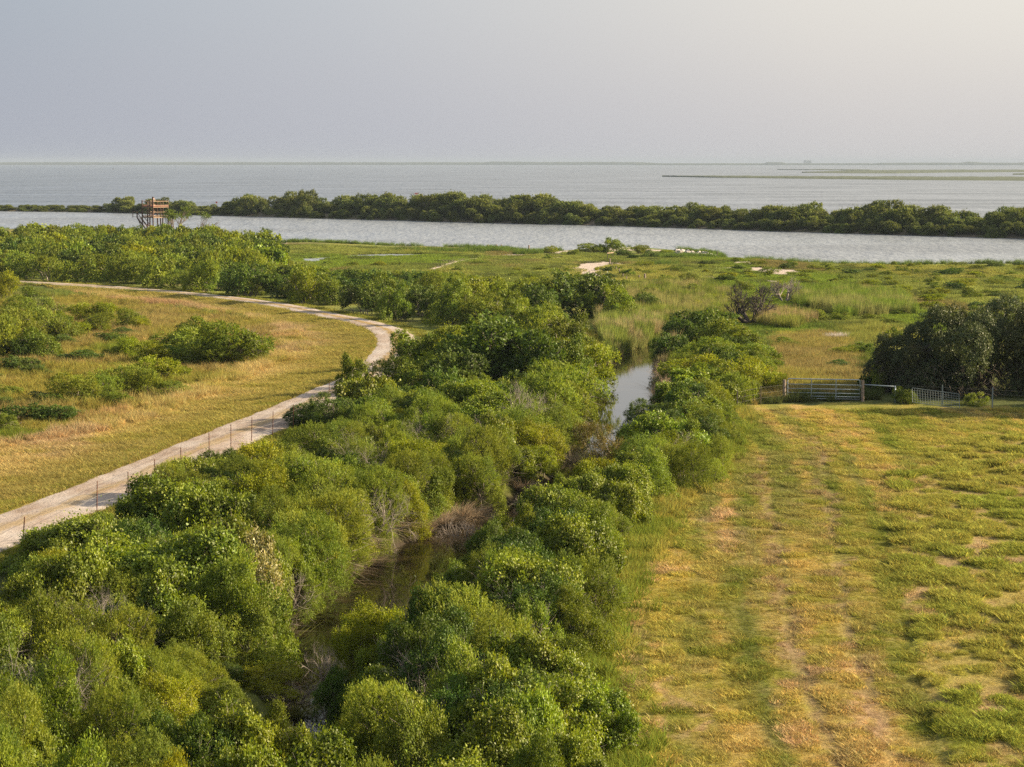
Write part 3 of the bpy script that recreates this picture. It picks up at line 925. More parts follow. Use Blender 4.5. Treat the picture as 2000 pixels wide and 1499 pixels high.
#            style ncl  per  ll    lw     spray z0   nlobe lobe_r  (near), sizes for a plant of radius 1.5 m and height 2.6 m
SPEC = {
    'V': dict(ncl=1500, per=20, ll=0.092, lw=0.062, spray=0.34, z0=0.15, nlobe=16, lobe_r=0.40),
    'P': dict(ncl=1200, per=20, ll=0.095, lw=0.065, spray=0.36, z0=0.15, nlobe=12, lobe_r=0.42),
    'F': dict(ncl=2600, per=16, ll=0.075, lw=0.024, spray=0.42, z0=0.20, nlobe=12, lobe_r=0.46),
    'D': dict(ncl=1700, per=18, ll=0.070, lw=0.042, spray=0.24, z0=0.15, nlobe=18, lobe_r=0.36),
    'Y': dict(ncl=1100, per=20, ll=0.085, lw=0.040, spray=0.36, z0=0.30, nlobe=13, lobe_r=0.36),
    'G': dict(ncl=1700, per=18, ll=0.078, lw=0.040, spray=0.32, z0=0.20, nlobe=14, lobe_r=0.40),
    'R': dict(ncl=1500, per=16, ll=0.060, lw=0.030, spray=0.28, z0=0.45, nlobe=13, lobe_r=0.40),
}
RB, HB = 1.5, 2.6
def protos(sp, var, lod):
    key = (sp, var, lod)
    if key in PROTO:
        return PROTO[key]
    s = dict(SPEC[sp])
    seed = sum(ord(c) for c in sp) * 31 + var * 7 + 3
    z0 = s.pop('z0') * HB * 0.25
    if lod == 1:
        s['ncl'] = int(s['ncl'] * 0.54); s['per'] = int(s['per'] * 0.68); s['ll'] *= 1.6; s['lw'] *= 1.6
        if sp == 'F': s['lw'] *= 1.15
    elif lod == 2:
        s['ncl'] = int(s['ncl'] * 0.28); s['per'] = int(s['per'] * 0.55); s['ll'] *= 2.4; s['lw'] *= 2.6
    nm = {'V': 'vine', 'P': 'pale_vine', 'F': 'feathery', 'D': 'evergreen', 'Y': 'yellow_green', 'G': 'bushy', 'R': 'russet'}[sp]
    cr, lobes = make_crown(nm + '_crown', seed, sp, RB, HB, z0, mat=LEAF[sp], **s)
    st = make_stems(nm + '_stems', seed + 1, lobes, RB, HB, [9, 6, 5][lod], M['twig'], 0.035 if lod == 0 else 0.05, [110, 40, 10][lod], 4 if lod == 0 else 3)
    PROTO[key] = (cr, st)
    return PROTO[key]

KIND = {'V': ('vine_covered_shrub', 'glossy vine-covered shrub', 'shrub'), 'P': ('vine_covered_shrub', 'silvery-leaved vine-hung shrub', 'shrub'),
        'F': ('feathery_shrub', 'olive feathery shrub', 'shrub'), 'D': ('evergreen_shrub', 'dark dense evergreen shrub', 'shrub'),
        'Y': ('leafy_shrub', 'bright yellow-green leafy shrub', 'shrub'), 'G': ('bushy_shrub', 'mid-green bushy shrub', 'shrub'),
        'R': ('small_tree', 'round-crowned russet small tree', 'tree'), 'O': ('live_oak', 'dark live oak', 'tree'),
        'B': ('dead_shrub', 'leafless grey shrub', 'shrub')}
plants = []    # dict(root, sp, zone, x, y, R, h)
TAKEN = []

def creek_side(x, y):
    """signed: + right of the creek as seen, and distance"""
    d = np.hypot(CREEK[:, 0] - x, CREEK[:, 1] - y) - CREEK_W
    i = int(d.argmin())
    dx, dy = x - CREEK[i, 0], y - CREEK[i, 1]
    return (1 if dx > 0 else -1), float(d[i])

def add_plant(sp, x, y, R, h, zone, lod=None, var=None, rz=None, zb=None, stems=True, mirror=True):
    if lod is None:
        lod = 0 if y < 118 else (1 if y < 260 else 2)
    nv = 3 if lod == 0 else 2
    if var is None:
        var = random.randrange(nv)
    cr, st = protos(sp, var, lod)
    if zb is None:
        zb = float(height(np.array([x]), np.array([y]))[0]) - 0.05
    zb = max(zb, 0.0 if y > 200 else -0.2)
    zb -= 0.16 * h; h *= 1.16
    nm = KIND[sp][0]
    root = bpy.data.objects.new(nm, None)
    COL.objects.link(root)
    root.empty_display_size = 0.3
    root.location = (x, y, zb)
    root.rotation_euler = (random.gauss(0, 0.09), random.gauss(0, 0.09), random.uniform(0, 6.28) if rz is None else rz)
    R *= 1.10
    sx = R / RB * random.uniform(0.88, 1.18)
    root.scale = (sx, R / RB * random.uniform(0.88, 1.18), h / HB)
    link('crown', cr, root)
    if stems:
        link('stems', st, root)
    plants.append(dict(root=root, sp=sp, zone=zone, x=x, y=y, R=R, h=h, kind=nm))
    TAKEN.append((x, y, R))
    return root

def hero(cx, ytop, wpx, h, sp, zone, **k):
    """a plant seen with its top at (cx, ytop) and wpx wide in the photograph"""
    zb = 0.95
    for _ in range(3):
        r = ray(cx, ytop)
        t = (zb + h * 0.97 - CAM_Z) / r[2]
        x, y = r[0] * t, r[1] * t
        zb = float(land_z_d(y))
    sc = F / (y * math.cos(PITCH) + (CAM_Z - 1) * math.sin(PITCH))
    R = wpx / 2 / sc
    if y < 215:
        side, dd = creek_side(x, y)
        lim = 0.36 * R if (56 < y < 92 or 108 < y < 165) else 0.15 * R
        if dd < lim:
            d = np.hypot(CREEK[:, 0] - x, CREEK[:, 1] - y); i = int(d.argmin()); lim += CREEK_W[i]
            sgn = 1 if zone.startswith('right') else -1
            n = nor[i] * (1 if nor[i][0] > 0 else -1) * sgn
            x, y = CREEK[i, 0] + n[0] * lim, CREEK[i, 1] + n[1] * lim
    return add_plant(sp, x, y, R, h, zone, **k)

def fill(zone, P, sky_x, sky_y, n_try, Rr, hr, species, wts, sep=0.9, sepy=1.0, minh=0.8, creekgap=0.6, lod=None, roadgap=2.9, hfun=None, stems=True, maxn=9999, fenceoff=0.0):
    xs, ys = P[:, 0], P[:, 1]
    made = 0
    r = random.Random(hash_(zone))
    for _ in range(n_try):
        if made >= maxn:
            break
        x = r.uniform(xs.min(), xs.max()); y = r.uniform(ys.min(), ys.max())
        if not inpoly(np.array([x]), np.array([y]), P)[0]:
            continue
        R = r.uniform(*Rr); h = R / Rr[1] * r.uniform(*hr) if hfun is None else hfun(x, y, r)
        h = max(h, hr[0])
        bad = False
        for (a, b, q) in TAKEN:
            if abs(b - y) < (R + q) * sep * sepy and math.hypot((a - x), (b - y) / sepy) < (R + q) * sep * 0.62:
                bad = True; break
        if bad:
            continue
        if y < 230 and creek_side(x, y)[1] < creekgap * 0.3 + (0.46 if (55 < y < 93 or 106 < y < 165) else 0.15) * R:
            continue
        if zone == 'right_fill' and dline(np.array([x]), np.array([y]), FIELD[:12])[0] < (0.58 if y > 62 else 0.4) * R:
            continue
        if dline(np.array([x]), np.array([y]), ROAD)[0] < roadgap + R * 0.75:
            continue
        zb = float(land_z_d(y))
        sc = F / y
        cx, _, _ = w2p(x, y, zb)
        lim = max(np.interp([cx - R * sc * 0.7, cx, cx + R * sc * 0.7], sky_x, sky_y))
        # the tallest plant that stays under the skyline seen in the photograph
        rr = ray(cx, lim)
        zmax = CAM_Z + rr[2] / rr[1] * y
        hm = zmax - zb
        if hm < minh:
            continue
        if h > hm:
            R = R * max(0.6, hm / h); h = hm
        add_plant(r.choices(species, wts)[0], x, y, R, h, zone, lod=lod, var=None, stems=stems)
        made += 1
    return made

def hash_(s):
    return sum((i + 1) * ord(c) for i, c in enumerate(s))

# ------- plants one can pick out: (x, y of the top, width, height in metres, kind)
H_left_low = [   # left bank, nearest stretch
    (60, 1175, 210, 2.8, 'G'), (140, 1148, 240, 2.9, 'F'), (235, 1185, 170, 2.5, 'F'), (50, 1285, 220, 3.0, 'G'), (160, 1240, 210, 2.9, 'F'), (210, 1345, 200, 2.6, 'F'),
    (40, 1360, 220, 3.0, 'F'), (120, 1440, 230, 3.0, 'G'), (285, 1270, 130, 2.0, 'F'), (275, 1340, 170, 2.0, 'G'), (-60, 1220, 200, 3.0, 'G'), (-50, 1420, 200, 3.0, 'F'),
    (310, 1200, 110, 1.7, 'G'), (360, 1265, 110, 0.8, 'D'), (430, 1290, 120, 0.7, 'D'), (500, 1285, 170, 0.75, 'Y'), (535, 1213, 130, 1.1, 'D'), (340, 1330, 140, 1.0, 'Y'), (445, 1330, 120, 0.9, 'G'),
    (250, 1440, 180, 2.0, 'F'), (-70, 1320, 200, 3.0, 'F')]
H_left_mid = [   # between the fence and the creek
    (120, 1005, 190, 2.3, 'V'), (215, 1004, 170, 2.5, 'V'), (110, 1078, 200, 2.9, 'V'), (40, 1130, 110, 1.8, 'V'), (285, 950, 150, 2.4, 'V'), (330, 905, 110, 2.0, 'F'),
    (380, 893, 110, 2.1, 'V'), (350, 940, 190, 2.9, 'V'), (440, 950, 190, 3.0, 'V'), (240, 1040, 220, 3.0, 'V'), (340, 1030, 220, 3.3, 'V'), (430, 1015, 180, 3.2, 'V'), (395, 1075, 210, 3.4, 'G'),
    (470, 1100, 190, 3.1, 'G'), (300, 1110, 200, 3.1, 'V'), (500, 1020, 150, 3.2, 'P'), (555, 1075, 150, 2.9, 'P'), (600, 1110, 130, 2.5, 'P'), (640, 1135, 110, 2.0, 'P'), (590, 1050, 110, 2.6, 'V'),
    (430, 878, 100, 1.9, 'D'), (480, 866, 130, 2.3, 'Y'), (545, 862, 120, 2.2, 'G'), (520, 905, 150, 2.7, 'Y'), (590, 885, 170, 2.7, 'F'), (640, 905, 170, 2.8, 'F'), (560, 950, 170, 2.9, 'F'), (650, 950, 190, 3.1, 'F'),
    (600, 985, 170, 3.0, 'F'), (700, 975, 170, 3.0, 'F'), (670, 1020, 160, 2.9, 'F'), (625, 825, 150, 2.5, 'F'), (680, 850, 140, 2.6, 'F'), (720, 1010, 120, 2.4, 'F'), (610, 1030, 120, 2.4, 'V'), (735, 900, 150, 2.8, 'F'), (780, 935, 170, 2.9, 'F'),
    (800, 880, 120, 2.6, 'F'), (830, 960, 120, 2.4, 'F'), (840, 905, 130, 2.8, 'F'), (895, 915, 100, 2.3, 'Y'), (905, 975, 70, 1.6, 'Y'), (780, 1010, 90, 1.7, 'F'), (390, 1170, 180, 2.5, 'G'), (470, 1175, 150, 2.1, 'G'), (560, 1150, 110, 1.7, 'F'), (700, 1060, 100, 1.8, 'F')]
H_left_up = [    # between the road bend and the creek
    (597, 788, 85, 1.5, 'D'), (686, 696, 80, 2.8, 'G'), (700, 738, 150, 2.8, 'V'), (670, 770, 120, 2.3, 'D'), (740, 770, 120, 2.4, 'V'), (777, 702, 95, 1.9, 'F'), (745, 830, 110, 2.4, 'G'), (700, 800, 80, 1.6, 'V'),
    (772, 829, 62, 2.6, 'Y'), (800, 860, 110, 2.4, 'Y'), (840, 655, 130, 3.4, 'G'), (808, 650, 90, 3.0, 'G'), (815, 690, 100, 3.0, 'G'), (900, 690, 130, 3.2, 'D'), (860, 720, 110, 2.8, 'D'), (880, 745, 160, 2.8, 'V'), (840, 765, 130, 2.3, 'V'),
    (930, 770, 130, 2.9, 'V'), (870, 810, 150, 2.5, 'F'), (930, 835, 150, 2.7, 'F'), (980, 860, 120, 2.5, 'F'), (830, 815, 110, 2.3, 'G'), (960, 622, 230, 5.0, 'D'), (1020, 640, 200, 4.4, 'D'), (905, 640, 150, 4.0, 'G'),
    (1000, 590, 150, 3.8, 'G'), (1060, 598, 150, 3.9, 'F'), (1110, 612, 130, 3.6, 'G'), (1050, 655, 150, 3.8, 'G'), (1110, 655, 130, 3.4, 'G'), (1150, 655, 100, 3.0, 'Y'), (1165, 690, 70, 2.2, 'Y'), (1100, 705, 140, 3.2, 'F'),
    (1060, 730, 140, 3.0, 'F'), (1125, 740, 100, 2.4, 'F'), (1020, 740, 120, 2.8, 'G'), (1075, 785, 120, 2.3, 'F'), (1020, 790, 110, 2.4, 'G'), (1065, 828, 100, 1.8, 'Y'), (1040, 850, 90, 1.6, 'Y'), (985, 800, 120, 2.6, 'F'), (1000, 885, 90, 1.9, 'G'), (940, 890, 110, 2.3, 'G'), (1120, 790, 70, 1.5, 'G')]
H_thick = [      # dark trees past the far end of the hedge
    (1120, 532, 180, 4.6, 'D'), (1175, 545, 120, 4.0, 'G'), (1080, 548, 110, 3.8, 'Y'), (1205, 568, 80, 3.2, 'G'), (1258, 575, 85, 2.0, 'D'), (1055, 560, 100, 3.4, 'D'), (1020, 545, 90, 3.0, 'G')]
H_right_far = [  # right bank beyond the bend, up to the gate
    (1370, 605, 120, 2.9, 'D'), (1330, 622, 90, 2.4, 'D'), (1410, 618, 110, 2.7, 'G'), (1310, 645, 90, 2.0, 'D'), (1390, 660, 120, 2.0, 'F'), (1450, 640, 110, 2.1, 'G'), (1475, 672, 100, 1.7, 'F'), (1370, 690, 110, 2.0, 'Y'),
    (1320, 700, 110, 1.7, 'Y'), (1420, 705, 90, 1.6, 'G'), (1350, 725, 120, 2.0, 'V'), (1310, 745, 90, 1.6, 'V'), (1400, 745, 80, 1.6, 'V'), (1405, 755, 60, 1.4, 'Y'), (1455, 720, 90, 1.3, 'F'), (1500, 725, 70, 1.5, 'Y'),
    (1340, 770, 150, 2.3, 'V'), (1275, 785, 100, 1.8, 'D'), (1385, 790, 120, 2.0, 'F'), (1290, 812, 150, 2.8, 'V'), (1345, 815, 130, 2.6, 'G'), (1190, 822, 135, 3.0, 'R'), (1390, 850, 100, 1.9, 'F'), (1330, 860, 120, 2.4, 'F'),
    (1265, 880, 130, 2.4, 'G'), (1200, 900, 130, 2.2, 'V'), (1150, 912, 140, 2.3, 'V'), (1105, 930, 120, 2.1, 'G'), (1062, 948, 120, 2.2, 'V'), (1395, 885, 80, 1.4, 'F'), (1430, 835, 60, 1.0, 'G'), (1515, 700, 60, 1.0, 'G'), (1540, 660, 70, 0.9, 'G'), (1230, 835, 80, 2.0, 'G')]
H_right_mid = [
    (1010, 985, 130, 2.2, 'G'), (960, 1020, 110, 2.0, 'D'), (1075, 960, 170, 2.4, 'V'), (1145, 965, 170, 2.4, 'G'), (1020, 1050, 200, 2.6, 'D'), (1110, 1020, 190, 2.6, 'V'), (1175, 1010, 120, 2.4, 'G'),
    (940, 1070, 140, 2.1, 'F'), (880, 1095, 110, 1.7, 'G'), (1070, 1085, 190, 2.7, 'V'), (1160, 1080, 140, 2.5, 'F'), (980, 1100, 150, 2.4, 'V'), (900, 1125, 200, 3.0, 'F'), (840, 1150, 150, 2.8, 'D'), (960, 1180, 160, 2.7, 'F'),
    (740, 1172, 150, 2.2, 'Y'), (690, 1200, 120, 2.0, 'Y'), (790, 1210, 150, 2.7, 'D'), (860, 1230, 170, 2.8, 'D'), (640, 1243, 110, 1.8, 'D'), (1050, 1170, 180, 2.5, 'G'), (1130, 1150, 130, 2.2, 'G'), (1010, 1240, 150, 2.4, 'V'), (1090, 1240, 150, 2.5, 'V')]
H_right_low = [
    (770, 1285, 230, 2.9, 'F'), (690, 1310, 180, 2.6, 'F'), (900, 1265, 170, 2.7, 'G'), (970, 1290, 150, 2.5, 'V'), (605, 1345, 150, 2.1, 'G'), (640, 1368, 160, 2.2, 'F'), (570, 1385, 150, 2.0, 'V'), (560, 1360, 130, 1.8, 'F'), (655, 1330, 120, 2.2, 'F'), (840, 1350, 200, 2.7, 'G'), (1080, 1330, 170, 2.4, 'V'), (1000, 1360, 180, 2.5, 'V'),
    (930, 1390, 180, 2.5, 'V'), (700, 1400, 210, 2.7, 'F'), (520, 1350, 170, 2.0, 'G'), (440, 1375, 160, 2.2, 'V'), (560, 1420, 200, 2.6, 'V'), (350, 1395, 160, 2.1, 'D'), (460, 1450, 200, 2.6, 'V'), (345, 1468, 110, 2.0, 'Y'),
    (780, 1440, 210, 2.7, 'V'), (1080, 1425, 150, 2.1, 'V'), (1040, 1430, 180, 2.4, 'G'), (890, 1470, 200, 2.6, 'V'), (1130, 1475, 130, 1.7, 'V'), (640, 1480, 200, 2.7, 'G')]
H_scrub = [      # low bushes in the rough on the far side of the road
    (5, 528, 60, 3.0, 'Y'), (62, 562, 50, 2.0, 'G'), (40, 578, 70, 2.2, 'F'), (90, 580, 80, 1.9, 'F'), (20, 600, 110, 2.8, 'F'), (80, 600, 90, 2.6, 'F'), (5, 615, 80, 3.0, 'F'), (120, 608, 70, 2.2, 'G'), (165, 590, 70, 1.7, 'Y'), (210, 590, 60, 1.7, 'Y'),
    (190, 612, 60, 1.6, 'F'), (250, 602, 55, 1.7, 'F'), (270, 620, 50, 1.2, 'Y'), (75, 642, 75, 2.1, 'G'), (30, 660, 60, 1.5, 'D'), (165, 630, 50, 1.1, 'Y'), (445, 628, 150, 2.8, 'F'), (375, 622, 100, 2.1, 'G'), (340, 640, 100, 1.9, 'G'), (400, 648, 110, 2.1, 'G'), (478, 655, 90, 1.8, 'F'), (415, 670, 90, 1.5, 'F'),
    (255, 657, 60, 1.5, 'Y'), (295, 668, 70, 1.5, 'Y'), (230, 675, 60, 1.0, 'F'), (165, 683, 80, 0.9, 'D'), (340, 675, 60, 1.2, 'D'), (35, 695, 100, 1.1, 'D'), (70, 712, 50, .9, 'D'), (310, 697, 80, 1.6, 'Y'), (345, 712, 50, 1.2, 'Y'), (240, 712, 110, 1.8, 'F'),
    (280, 720, 80, 1.6, 'F'), (150, 728, 90, 1.7, 'F'), (200, 730, 60, 1.5, 'F'), (90, 768, 70, 0.8, 'D'), (50, 790, 110, 1.1, 'D'), (120, 792, 90, 1.0, 'D'), (10, 808, 80, 1.1, 'G'), (0, 775, 60, 0.8, 'D'), (-60, 620, 120, 2.8, 'F'), (-70, 700, 110, 1.5, 'D'),
    (120, 655, 60, 0.9, 'D'), (330, 745, 90, 1.0, 'F'), (230, 765, 60, .9, 'F'), (210, 650, 60, .9, 'D'), (15, 752, 70, 0.7, 'G')]
H_oakside = [(1690, 668, 80, 1.2, 'G'), (1650, 675, 60, 1.0, 'F'), (1740, 640, 60, 1.5, 'G'), (1720, 720, 60, 1.6, 'G'), (1695, 735, 40, 1.0, 'D'), (1765, 755, 60, 1.1, 'G'), (1640, 705, 60, 0.7, 'D'),
             (1910, 765, 60, 0.9, 'G'), (1730, 690, 70, 1.6, 'F')]
for lst, z in ((H_left_low, 'left_low'), (H_left_mid, 'left_mid'), (H_left_up, 'left_up'), (H_thick, 'thicket_end'), (H_right_far, 'right_far'), (H_right_mid, 'right_mid'),
               (H_right_low, 'right_low'), (H_scrub, 'scrub'), (H_oakside, 'oakside')):
    for a in lst:
        hero(a[0], a[1], a[2] * (1.12 if z == 'scrub' else 1.0), a[3] * (1.16 if z == 'scrub' and a[3] > 1.2 else 1.0), a[4], z)

# ------- and the hedge growth that closes the gaps between them
s2x = [-50, 0, 20, 60, 110, 150, 200, 260, 300, 340, 360, 400, 430, 480, 520, 560, 600, 640, 650, 700, 740, 770, 780, 800, 850, 900, 950, 1000, 1050, 1100, 1150, 1190, 1200]
s2y = [1170, 1150, 1120, 1060, 1010, 1000, 1002, 985, 955, 925, 905, 895, 882, 872, 866, 858, 832, 818, 765, 752, 758, 750, 695, 655, 640, 635, 605, 585, 580, 600, 655, 700, 730]
ZL = poly([(800, 668), (880, 655), (1000, 640), (1080, 625), (1160, 650), (1190, 700), (1170, 760), (1140, 830), (1080, 890), (1000, 940), (930, 980), (880, 1010), (820, 1045), (740, 1095),
           (680, 1160), (600, 1230), (560, 1290), (430, 1330), (330, 1420), (250, 1550), (200, 1850), (-200, 1850), (-200, 1270), (40, 1170), (120, 1110), (210, 1060), (330, 1000), (420, 950), (520, 900), (600, 860), (660, 815),
           (740, 765), (770, 790), (860, 790), (880, 740), (800, 730)])
low = [(260, 1150), (600, 1130), (640, 1250), (560, 1330), (300, 1360)]
nA = fill('left_fill', ZL, s2x, s2y, 4200, (0.9, 1.7), (1.6, 3.0), list('FGVYD'), [3.6, 3.2, 3.6, 1.6, 2.2], sep=0.65, creekgap=0.0)
s3x = [250, 300, 400, 480, 560, 600, 640, 690, 740, 800, 830, 870, 930, 960, 1000, 1050, 1100, 1130, 1180, 1220, 1260, 1300, 1350, 1400, 1450, 1550]
s3y = [1420, 1395, 1370, 1350, 1325, 1290, 1235, 1190, 1180, 1165, 1150, 1110, 1055, 1015, 980, 955, 930, 895, 850, 830, 800, 765, 690, 650, 650, 690]
ZR = poly([(1300, 690), (1305, 760), (1270, 830), (1215, 900), (1160, 970), (1090, 1015), (1010, 1065), (940, 1115), (890, 1165), (820, 1235), (750, 1295), (690, 1345), (630, 1405),
           (570, 1480), (500, 1580), (430, 1850), (1300, 1850), (1270, 1650), (1225, 1500), (1160, 1420), (1140, 1320), (1160, 1220), (1205, 1120), (1240, 1040), (1300, 960), (1370, 900), (1410, 810), (1480, 750), (1500, 700), (1450, 670), (1350, 650)])
nB = fill('right_fill', ZR, s3x, s3y, 3200, (0.9, 1.6), (1.4, 2.8), list('VGDFY'), [5, 3, 3, 2, 1.2], sep=0.64)
# the thicket beyond the road
s1x = [-200, 0, 60, 130, 200, 260, 300, 340, 400, 420, 480, 540, 558, 570, 600, 650, 700, 750, 800, 850, 900, 950, 1000, 1040, 1060, 1200]
s1y = [426, 427, 425, 431, 440, 438, 441, 440, 432, 431, 440, 447, 468, 490, 512, 521, 526, 527, 530, 528, 531, 536, 545, 556, 580, 600]
ZT = poly([(-180, 545), (30, 547), (200, 556), (330, 567), (440, 577), (540, 591), (640, 606), (740, 627), (800, 645), (880, 650), (1000, 640), (1050, 620), (1040, 590), (960, 565), (860, 552),
           (740, 542), (640, 532), (590, 522), (575, 500), (550, 490), (480, 485), (400, 478), (200, 474), (-180, 470)])
def hthick(x, y, r):
    return r.uniform(2.6, 4.6)
nC = fill('thicket_fill', ZT, s1x, s1y, 9000, (1.9, 3.4), (2.2, 4.6), list('GDYFV'), [4.2, 3.2, 1.2, 2.8, 2.0], sep=0.68, sepy=1.6, minh=1.2, roadgap=1.0, hfun=hthick, maxn=285)
# scattered low bushes in the scrub
nD = fill('scrub_fill', SCRUB, [-500, 0, 100, 300, 560], [520, 545, 585, 618, 640], 260, (0.6, 1.3), (0.5, 1.3), list('FDGY'), [3, 3, 2, 1], sep=1.3, minh=0.4, maxn=30)
print('fills', nA, nB, nC, nD, len(plants))
# ------------------------------------------------------------------ live oaks by the fence
def oak(cx, ytop, wpx, h, var, label, at=None):
    zb = 0.95
    r_ = ray(cx, ytop); t = (zb + h * 0.97 - CAM_Z) / r_[2]
    x, y = r_[0] * t, r_[1] * t
    if at: x, y = at
    R = wpx / 2 / (F / y)
    key = ('O', var)
    if key not in PROTO:
        cr, lobes = make_crown('oak_crown', 900 + var, 'O', 3.3, 6.0, 0.1, 3900, 16, 0.132, 0.068, 0.42, 22, 0.38, LEAF['O'])
        r = np.random.default_rng(50 + var)
        segs = []; tips = []
        for a in range(5):
            th = a * 1.3 + r.uniform(0, 1)
            branch(r, (0, 0, -0.2), (0.9 * math.cos(th), 0.9 * math.sin(th), 0.9), 2.6, 0.16, 3, segs, tips, 0.6, 0.12, (2, 3), 0.62, 0.3)
        V, q = tubes_mesh(segs, 5)
        V[:, :2] *= 0.85; V[:, 2] = np.minimum(V[:, 2], 5.2)
        # grey hanging twigs under the crown
        tw = []
        for _ in range(520):
            th = r.uniform(0, 6.28); rr = r.uniform(1.6, 3.3)
            p0 = np.array([rr * math.cos(th), rr * math.sin(th), r.uniform(0.6, 2.6)])
            d = np.array([r.normal(0, 0.5), r.normal(0, 0.5), -0.6])
            p1 = p0 + d * 0.35; p2 = p1 + (d + r.normal(0, 0.4, 3)) * 0.35
            tw += [(p0, p1, 0.014, 0.010), (p1, p2, 0.010, 0.005)]
        V2, q2 = tubes_mesh(tw, 3)
        PROTO[key] = (cr, mesh_np('oak_limbs', V, q, None, [M['darkbark']]), mesh_np('oak_twigs', V2, q2, None, [M['bark']]))
    cr, tr, tw = PROTO[key]
    y += 1.2; o = empty('live_oak', (x, y, zb - 0.25), label, 'tree', 'live oaks behind the fence', random.uniform(0, 6))
    o.scale = (R / 3.3, R / 3.3, h / 6.0)
    link('crown', cr, o); link('trunk', tr, o); link('dead_twigs', tw, o)
    TAKEN.append((x, y, R))
oak(1795, 632, 180, 4.8, 0, 'dark live oak with its crown sloping down to the pipe rail, leftmost of the oaks')
oak(1875, 601, 230, 6.0, 1, 'dark rounded live oak behind the leaning wire panel, second from the gate')
oak(1967, 584, 240, 6.4, 0, 'tallest dark live oak behind the right-hand metal fence post')
oak(2085, 588, 230, 6.4, 1, 'dark live oak cut off by the right edge of the photo')
oak(1762, 684, 140, 2.9, 1, 'low dark oak growth nearest the galvanised gate, sloping down to the grass')

oak(2150, 560, 250, 7.6, 0, 'large dark live oak out of frame past the right edge, shading the fence strip', (39.5, 124.5))
oak(2265, 540, 250, 8.0, 1, 'large dark live oak farther out of frame on the right', (47.5, 126.5))
# ------------------------------------------------------------------ bare and dead trees
def dead_tree(name, x, y, h, seed, label, cat='tree', mat='darkbark', n0=3, thick=0.16, lev=3, spread=0.55, lean=(0, 0), up=0.25, leaves=None, twig_mat=None, ang=0.75, group=None, kink=0.25, lowcut=0.0):
    r = np.random.default_rng(seed)
    segs = []; tips = []
    for a in range(n0):
        th = a * 2 * math.pi / n0 + r.uniform(0, 0.8)
        branch(r, (0, 0, -0.2), (ang * math.cos(th) + lean[0], ang * math.sin(th) + lean[1], 1.0), h * 0.42, thick, lev, segs, tips, spread, up, (2, 4), 0.66, kink)
    V, q = tubes_mesh(segs, 5)
    zs = V[:, 2].max()
    V *= h / zs
    zb = float(height(np.array([x]), np.array([y]))[0])
    o = empty(name, (x, y, zb), label, cat, group)
    link('trunk', mesh_np(name + '_limbs', V, q, None, [M[mat]]), o)
    if leaves:
        P = np.array([t[0] for t in tips]) * h / zs; Dn = np.array([t[1] for t in tips])
        sp, per, ll, lw, frac = leaves
        k = (r.uniform(0, 1, len(P)) < frac) & (P[:, 2] > h * lowcut)
        P = P[k]; Dn = Dn[k]
        n = len(P)
        p = P[:, None] + r.normal(0, 0.2, (n, per, 3))
        la = unit(Dn[:, None] + r.normal(0, 0.7, (n, per, 3)))
        ln = unit(np.array([0, 0, 1.0]) + r.normal(0, 0.6, (n, per, 3)))
        V, f = leaf_quads(p.reshape(-1, 3), la.reshape(-1, 3), ln.reshape(-1, 3), np.full(n * per, ll), np.full(n * per, lw))
        b = np.repeat(r.normal(1, 0.2, n * per), 4)[:, None]
        link('crown', mesh_np(name + '_crown', V, f, np.clip(b, 0.4, 2) * np.ones((1, 3)), [LEAF[sp]]), o)
    TAKEN.append((x, y, 0.8))
    return o
x, y = p2w(1467, 634)
dead_tree('bare_tree', x, y, 4.2, 5, 'dark bare tree with crooked spreading limbs in the reeds beyond the right bank', n0=4, thick=0.26, lev=4, spread=0.55, ang=1.1, up=0.18, leaves=('Y', 5, 0.11, 0.07, 0.035))
x, y = p2w(1532, 592)
dead_tree('bare_tree', x, y, 3.0, 8, 'smaller grey leafless tree behind the dark bare tree, by the sand patch', mat='dead', n0=4, thick=0.14, lev=4, ang=0.9, leaves=('Y', 4, 0.12, 0.07, 0.03))
x, y = p2w(1000, 880)
dead_tree('dead_tree', x, y, 3.9, 12, 'thin standing dead tree with pale twigs among the left bank shrubs', mat='dead', n0=2, thick=0.05, lev=3, ang=0.25, spread=0.6)
